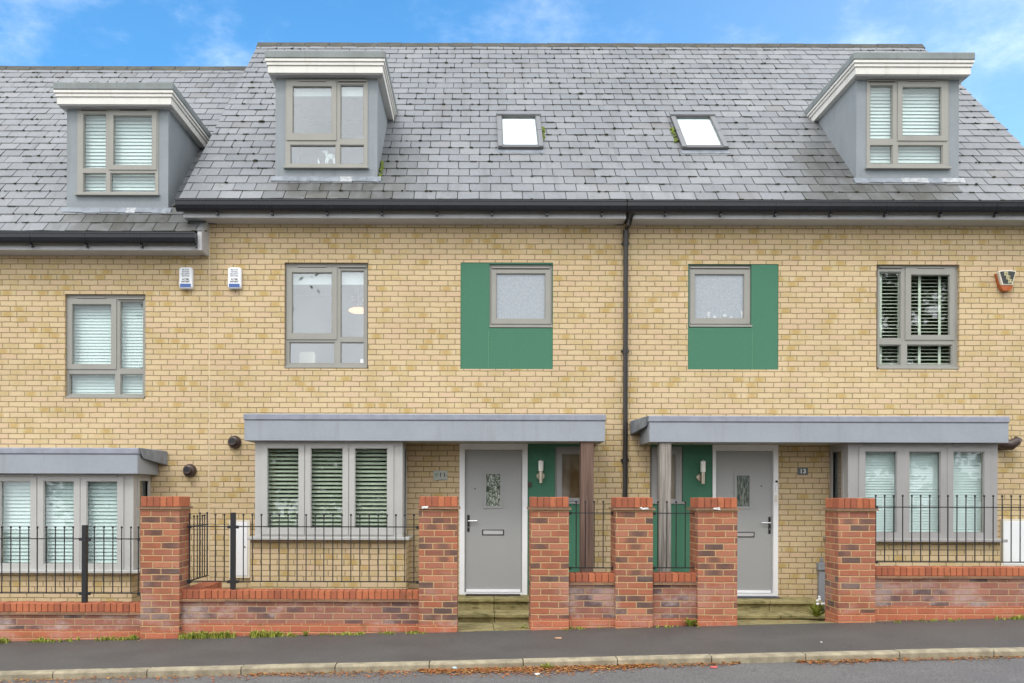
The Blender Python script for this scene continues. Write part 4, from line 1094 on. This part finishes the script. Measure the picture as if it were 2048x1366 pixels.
# door mats
for (a,b,lab) in ((932,1041,'thin dark brown doormat at the sill of door 11'),(1440,1556,'dark grey doormat at the sill of door 13')):
    m=MB(); z=.173 if a<1000 else .151; m.box(sX(a,F-.1),sX(b,F-.1),F-.20,F-.03,z,z+.014); o=m.build('doormat',plain('mat',(.045,.035,.03) if a<1000 else (.06,.07,.09),.95,.3,60,bump=.6),bevel=.004); tag(o,lab,'doormat'); rebase(o,(sX((a+b)/2,F),F-.1,z))
m=MB()
for a,b in ((915,1062),(1476,1680)):
    xa=sX(a,YW)-.02; xb=sX(b,YW)+.03; mid=(xa+xb)/2
    zz=(lambda x,y:(gz(x,YW+.16)+.004 if y<11.2 else (-.10 if a<1000 else -.10)))
    zb_=-.093 if a<1000 else -.05
    for p,q in ((xa,mid-.004),(mid+.004,xb)):
        m.hexa([(p,YW+.02,-.5),(q,YW+.02,-.5),(q,11.84,-.5),(p,11.84,-.5),(p,YW+.02,gz(p,YW)+.006),(q,YW+.02,gz(q,YW)+.006),(q,11.84,zb_),(p,11.84,zb_)])
o=m.build('path',STEP); o['kind']='structure'

# ---- weeds, leaves, litter
def blades(m,cx,cy,cz,n,h,spread,rnd,w=.008,lean=.6):
    for i in range(n):
        a=rnd.uniform(0,2*math.pi); r=rnd.uniform(0,spread); x=cx+r*math.cos(a); y=cy+r*math.sin(a)*.5
        d=rnd.uniform(0,2*math.pi); L=h*rnd.uniform(.5,1.1); ln=rnd.uniform(.2,lean)*L; dx,dy=math.cos(d)*ln,math.sin(d)*ln*.6
        px,py=-math.sin(d)*w/2,math.cos(d)*w/2
        p0=(x,y,cz); p1=(x+dx*.4,y+dy*.4,cz+L*.6); p2=(x+dx,y+dy,cz+L*.85)
        k=len(m.v)
        m.v+=[(p0[0]-px,p0[1]-py,p0[2]),(p0[0]+px,p0[1]+py,p0[2]),(p1[0]-px*1.4,p1[1]-py*1.4,p1[2]),(p1[0]+px*1.4,p1[1]+py*1.4,p1[2]),p2]
        m.f+=[(k,k+1,k+3,k+2),(k+2,k+3,k+4)]; m.m+=[0,0]
rnd=random.Random(5)
m=MB()
def strip(px0,px1,dens,h,y=YW-.02):
    x0=sX(px0,y); x1=sX(px1,y); n=int((x1-x0)*dens)
    for i in range(n):
        x=rnd.uniform(x0,x1)
        if math.sin(x*7.3)+math.sin(x*17.1+1)+rnd.uniform(-1,1)<-.1: continue
        yy=y+.02+rnd.uniform(-.07,.045) if px0<500 or True else y
        blades(m,x,yy,gz(x,yy)-.004,rnd.randint(4,8),h*rnd.uniform(.5,1.3),.035,rnd,.010)
strip(0,280,80,.055); strip(360,560,240,.085); strip(560,838,80,.04); strip(838,915,25,.03); strip(1062,1138,10,.03); strip(1138,1240,30,.045)
strip(1306,1400,30,.04); strip(1751,2048,26,.035); strip(1990,2070,40,.06); strip(-90,10,90,.11)
o=m.build('grass',GRASS); tag(o,'low yellow green weeds and grass along the foot of the garden walls','grass',kind='stuff')
def plant(px,y,name,label,h,n,cat='weed',leafw=.03,z=None,flowers=0):
    x=sX(px,y); m=MB(); r=random.Random(int(px)); zz=gz(x,y) if z is None else z
    for i in range(n):
        a=r.uniform(0,2*math.pi); el=r.uniform(.35,1.35); L=h*r.uniform(.6,1.1); w=leafw*r.uniform(.7,1.2)
        d=Vector((math.cos(a)*math.cos(el),math.sin(a)*math.cos(el)*.6,math.sin(el))); s=Vector((-math.sin(a),math.cos(a),0)).normalized()
        b=Vector((x,y,zz)); k=len(m.v)
        for q,(f,ww,dr) in enumerate(((0,.15,0),(.35,.8,0),(.7,1,.05),(1,.05,.16))):
            c=b+d*L*f-Vector((0,0,dr*L)); 
            m.v+=[tuple(c-s*w*ww/2),tuple(c+Vector((0,0,-.15*w))),tuple(c+s*w*ww/2)]
        for q in range(3):
            t0=k+q*3
            m.f+=[(t0,t0+1,t0+4,t0+3),(t0+1,t0+2,t0+5,t0+4)]; m.m+=[0,0]
    for i in range(flowers):
        m.ball((x+r.uniform(-.02,.12),y-.05,zz+h*r.uniform(.6,1.05)),.016,1,6,4)
    o=m.build(name,[GRASS,WPLAS]); tag(o,label,cat); rebase(o,(x,y,zz)); return o
plant(1381,YW+.02,'weed','bushy green weed at the foot of the pier left of door 13',.14,34)
plant(1634,YW+.55,'flowering_weed','green weed with small white flowers left of the rightmost pier',.24,60,z=gz(4,YW)+.0,flowers=9)
plant(612,YW-.03,'weed','spiky green weed at the foot of the wall below the bay of house 11',.085,22,leafw=.018)
plant(268,YW-.02,'weed','green weed at the foot of the wall left of the first brick pier',.09,26,leafw=.02)
plant(447,YW-.02,'weed','tall leafy weed at the foot of the wall under the black post',.11,30,leafw=.02)
plant(1046,YW+.25,'weed','yellow green weed on the path beside the pier right of door 11 steps',.10,18,leafw=.022,z=-.03)
plant(1094,YK0-.05,'weed','green weed in the road gutter among dead leaves, right of door 11',.11,30,leafw=.022,z=gz(.67,YK1)-.09)
plant(998,YK0-.04,'weed','small green weed in the road gutter below the steps of door 11',.06,14,leafw=.02,z=gz(.2,YK1)-.09)
plant(906,YK0-.04,'weed','tiny green weed in the gutter beside a scrap of blue litter',.045,10,leafw=.02,z=gz(-.2,YK1)-.09)
plant(1640,YK0-.03,'weed','single light green sprig at the kerb below the rightmost pier',.09,5,leafw=.025,z=gz(3.3,YK1)-.09)

def leafq(m,x,y,z,s,r):
    a=r.uniform(0,math.pi*2); tl=r.uniform(-.5,.5); ca,sa=math.cos(a),math.sin(a)
    k=len(m.v); 
    for (u,v,c) in ((-1,0,.15),(-.3,-.5,0),(.5,-.4,.0),(1,0,.2),(.5,.4,.05),(-.3,.5,.12)):
        X=u*s; Y=v*s; m.v.append((x+X*ca-Y*sa,y+X*sa+Y*ca,z+.004+s*(c+tl*v*.8+.25*abs(tl))))
    m.f.append((k,k+1,k+2,k+3,k+4,k+5)); m.m.append(0)
rnd=random.Random(8); m=MB()
def scatter(px0,px1,n,y0=8.30,y1=YK0-.005,peak=True):
    for i in range(n):
        px=rnd.uniform(px0,px1); f=abs(rnd.gauss(0,.42)); y=y1-f*(y1-y0)*(math.sin((px-px0)/(px1-px0)*math.pi)**.5 if peak else 1)
        y=max(y,y0-.05); x=sX(px,y); leafq(m,x,y,road(x)+rnd.uniform(0,.02*(1-min(f,1))),rnd.uniform(.007,.019),rnd)
def road(x): return -.112+.0258*x+.0
scatter(500,1000,900,8.42); scatter(840,1310,2300,8.36); scatter(1240,1480,420,8.55); scatter(1595,1760,430,8.52); scatter(1740,2070,420,8.58); scatter(0,520,420,8.45,peak=False); scatter(980,1200,700,8.4)
o=m.build('fallen_leaves',LEAF); tag(o,'brown and orange dead leaves drifted along the road gutter against the kerb','fallen leaves',kind='stuff')
m=MB()
for i in range(110):
    px=rnd.gauss(1535,32); y=11.72+rnd.uniform(-.12,.06); leafq(m,sX(px,y),y,-.085+rnd.uniform(0,.04),rnd.uniform(.012,.024),rnd)
for i in range(40):
    px=rnd.uniform(1478,1600); y=rnd.uniform(10.7,11.7); leafq(m,sX(px,y),y,gz(sX(px,y),YW)*(11.8-y)/1.3-.085*(y-10.5)/1.3+.02,rnd.uniform(.012,.02),rnd)
o=m.build('fallen_leaves',LEAF); tag(o,'red brown dead leaves at the foot of the steps to door 13','fallen leaves',kind='stuff')
m=MB()
for i in range(70):
    px=rnd.uniform(0,2048); y=YW-.02-abs(rnd.gauss(0,.05)); leafq(m,sX(px,y),y,gz(sX(px,y),y)+.002,rnd.uniform(.007,.014),rnd)
for i in range(30):
    px=rnd.uniform(0,2048); y=rnd.uniform(8.95,10.35); leafq(m,sX(px,y),y,gz(sX(px,y),y)+.002,rnd.uniform(.004,.009),rnd)
o=m.build('fallen_leaves',LEAF); tag(o,'sparse dead leaves scattered over the dark pavement','fallen leaves',kind='stuff')
def scrap(px,py,w,h,mat,label,road_=True):
    y=8.5 if road_ else 9.5
    s=(py-987)
    # find where the sight line meets the surface
    for k in range(40):
        z=(road(sX(px,y)) if y<YK0 else gz(sX(px,y),y)); y=(EYE-z)*FL/(s-.0025*(px-957))
    x=sX(px,y); m=MB(); r=random.Random(int(px)); n=7
    poly=[(x+w/2*math.cos(2*math.pi*i/n)*r.uniform(.8,1.15),y+h*math.sin(2*math.pi*i/n)*r.uniform(.8,1.2)) for i in range(n)]
    m.prism(poly,lambda u,v,d:(u,v,z+d+abs(math.sin(u*90))*.006),.002,.010); o=m.build('litter',mat); tag(o,label,'litter'); rebase(o,(x,y,z))
PINK=plain('pink_wrapper',(.62,.12,.12),.5); BLUEW=plain('blue_wrapper',(.45,.66,.78),.4); CARD=plain('tan_card',(.50,.30,.18),.8)
scrap(1428,1336,.075,.02,PINK,'flat pink wrapper at the kerb below the steps of door 13')
scrap(910,1337.5,.045,.03,BLUEW,'crumpled blue and white scrap in the gutter among leaves')
scrap(1076,1350,.05,.02,WPLAS,'white scrap of paper at the road edge below the leaf drift')
scrap(1117,1277.5,.085,.03,CARD,'flat tan scrap on the pavement below the pier right of door 11',False)
scrap(1643.5,1286,.02,.012,WPLAS,'tiny white scrap on the pavement below the rightmost pier',False)

# ceiling light glowing in the first floor room of the middle house
LM,nt=newmat('warm_lit_shade'); g=G(nt); g.out((.9,.6,.4),.6,emit=(1,.55,.30),es=.9)
lx=sX(716,13.9); lz=sZ(621,13.9,716)
t=thing('pendant_light',(lx,13.9,lz),'lit peach pendant lamp shade seen through the first floor window of the middle house','pendant lamp')
m=MB(); m.ball((lx,13.9,lz),1,0,24,8,(.155,.155,.045)); m.build('shade',LM,t,smooth=True)
m=MB()
for i in range(14):
    a=i*2.4; m.ball((lx+.10*math.cos(a),13.9+.1*math.sin(a),lz+.08+.035*(i%5)),.010,0,6,4)
m.tube([(lx,13.9,lz+.03),(lx,13.9,5.1)],.004,6); m.build('crystals',WPLAS,t)
# chair back in the same room
cx_=sX(614,13.2); cz_=sZ(725,13.2,614)
t=thing('chair',(cx_,13.25,2.66),'pale upholstered chair seen in the lower pane of the middle first floor window','chair')
m=MB(); m.prism(rrect(cx_,cz_-.12,.24,.55,.04),lambda u,v,d:(u,d,v),13.18,13.24); m.build('backrest',IVORY,t,bevel=.01)
m=MB(); m.box(cx_-.14,cx_+.14,13.24,13.58,2.98,3.05) ; m.build('seat',IVORY,t,bevel=.01)
for a in (-.12,.12):
    for b in (13.26,13.55):
        m=MB(); m.tube([(cx_+a,b,2.66),(cx_+a,b,2.98)],.015,8); m.build('leg',WOODB,t)

# ---- the wooded far side of the road (mirrored in the glass)
def tree(x,y,h,r,seed,label,n=2600,sparse=False):
    rr=random.Random(seed); zg=gz(x,y)-.2
    t=thing('tree',(x,y,zg),label,'tree','trees across the road behind the camera')
    m=MB(); m.tube([(x,y,zg),(x+.1,y,zg+h*.3),(x-.1,y,zg+h*.65),(x,y,zg+h*.9)],[.28,.2,.12,.03],8)
    tips=[]
    for i in range(16 if sparse else 9):
        a=rr.uniform(0,6.28); z0=zg+h*rr.uniform(.3,.75); L=r*rr.uniform(.6,1)
        e=(x+L*math.cos(a),y+L*math.sin(a),z0+L*.5); mid=(x+L*.5*math.cos(a),y+L*.5*math.sin(a),z0+L*.18)
        m.tube([(x,y,z0),mid,e],[.09,.05,.02],5); tips.append(e)
    m.build('trunk',BARK,t)
    m=MB()
    cl=[(x+rr.gauss(0,r*.5),y+rr.gauss(0,r*.45),zg+h*rr.uniform(.08,1.0),rr.uniform(.5,1.1)) for _ in range(40)]+[(e[0],e[1],e[2],.7) for e in tips]
    for i in range(n):
        c=rr.choice(cl); s=rr.uniform(.14,.28)
        px,py,pz=c[0]+rr.gauss(0,c[3]*.6),c[1]+rr.gauss(0,c[3]*.6),c[2]+rr.gauss(0,c[3]*.5)
        u=Vector((rr.gauss(0,1),rr.gauss(0,1),rr.gauss(0,.6))).normalized()*s; v=u.cross(Vector((rr.gauss(0,1),rr.gauss(0,1),rr.gauss(0,1)))).normalized()*s*.6
        p=Vector((px,py,pz)); m.quad([p-u,p-v,p+u,p+v])
    m.build('crown',FOLI,t)
tl=['rounded','taller','spreading','broad','young','dense','thin']
for i,(x,y,h,r) in enumerate(((-16,-17,5.5,2.6),(-10.5,-18,6.2,2.8),(-5,-17,5.2,2.5),(0.5,-18,5.8,2.7),(6,-17,6,2.7),(11.5,-18,6.5,2.9),(17,-17,6.5,2.8),(22,-19,15,4.2),(28,-18,13,4))):
    tree(x,y,h,r,100+i,'green tree number %d along the far side of the road'%(i+1) if False else ['leftmost small green tree across the road','second green tree from the left across the road','third green tree across the road, left of the camera','green tree across the road right behind the camera','green tree across the road, just right of the camera','broad green tree across the road to the right','low green tree beside the two tall ones across the road','tallest green tree across the road','tall green tree at the far right across the road'][i],n=11000 if h>10 else 4200)
tree(-13,-20,15,4.4,300,'tall sparse tree with bare branches across the road at the left',n=500,sparse=True)
# ---- world
w=bpy.data.worlds.new('World'); SC.world=w; w.use_nodes=True; nt=w.node_tree; nt.nodes.clear(); g=G(nt)
SUN_EL,SUN_AZ=R(52),R(-160)      # sun behind the camera, to its left
sky=g.n('ShaderNodeTexSky',sky_type='NISHITA'); sky.sun_disc=False; sky.sun_elevation=SUN_EL; sky.sun_rotation=R(200)
sky.air_density=1.0; sky.dust_density=.3; sky.ozone_density=2.5
tc=g.n('ShaderNodeTexCoord'); dx,dy,dz=g.xyz(tc.outputs['Generated'])
blue=g.mix(1.0,sky.outputs[0],(.88,1.72,2.05),'MULTIPLY')
# clear patch of sky over the houses, broken cloud everywhere else
cover=g.m('SUBTRACT',1.0,g.ss(dy,.30,.62))
wv=g.scale(tc.outputs['Generated'],(1,1,2.2))
n1=g.noise(wv,3.6,8,.62); n2=g.noise(g.scale(tc.outputs['Generated'],(1,1,1.6)),9,8,.65)
wisp=g.m('ADD',g.m('MULTIPLY',n1,.62),g.m('MULTIPLY',n2,.38))
wf=g.m('MULTIPLY',g.ss(wisp,.46,.84),.55)
wf=g.m('ADD',wf,g.m('MULTIPLY',g.ss(dx,-.1,.6),.10))
cl=g.mix(g.ss(g.noise(tc.outputs['Generated'],2.2,5,.6),.3,.7),(13.2,13.4,14.0),(19,19.1,19.3))
tot=g.m('MAXIMUM',cover,wf,clamp=True)
c=g.mix(tot,blue,cl)
bg=g.n('ShaderNodeBackground'); g.put(bg.inputs[0],c); bg.inputs[1].default_value=.10
o=g.n('ShaderNodeOutputWorld'); g.L.new(bg.outputs[0],o.inputs[0])
sd=bpy.data.lights.new('sun','SUN'); sd.energy=1.0; sd.angle=R(14); sd.color=(1,.95,.88)
so=bpy.data.objects.new('sun',sd); COL.objects.link(so); so.location=(-6,-10,20); so.rotation_euler=(R(38),0,R(-20))

# ---- camera
cd=bpy.data.cameras.new('camera'); cam=bpy.data.objects.new('camera',cd); COL.objects.link(cam); SC.camera=cam
cd.sensor_width=36; cd.lens=36*FL/2048; cd.shift_x=(1024-957)/2048; cd.shift_y=(987-683)/2048; cd.clip_end=1500
cam.location=(0,0,EYE); cam.rotation_euler=(R(90),-.0025,0)
SC.view_settings.view_transform='Standard'; SC.view_settings.look='None'; SC.view_settings.exposure=.4; SC.view_settings.gamma=1
SC.cycles.max_bounces=8; SC.cycles.transparent_max_bounces=16
for o in bpy.data.objects:
    if '_base' in o: del o['_base']
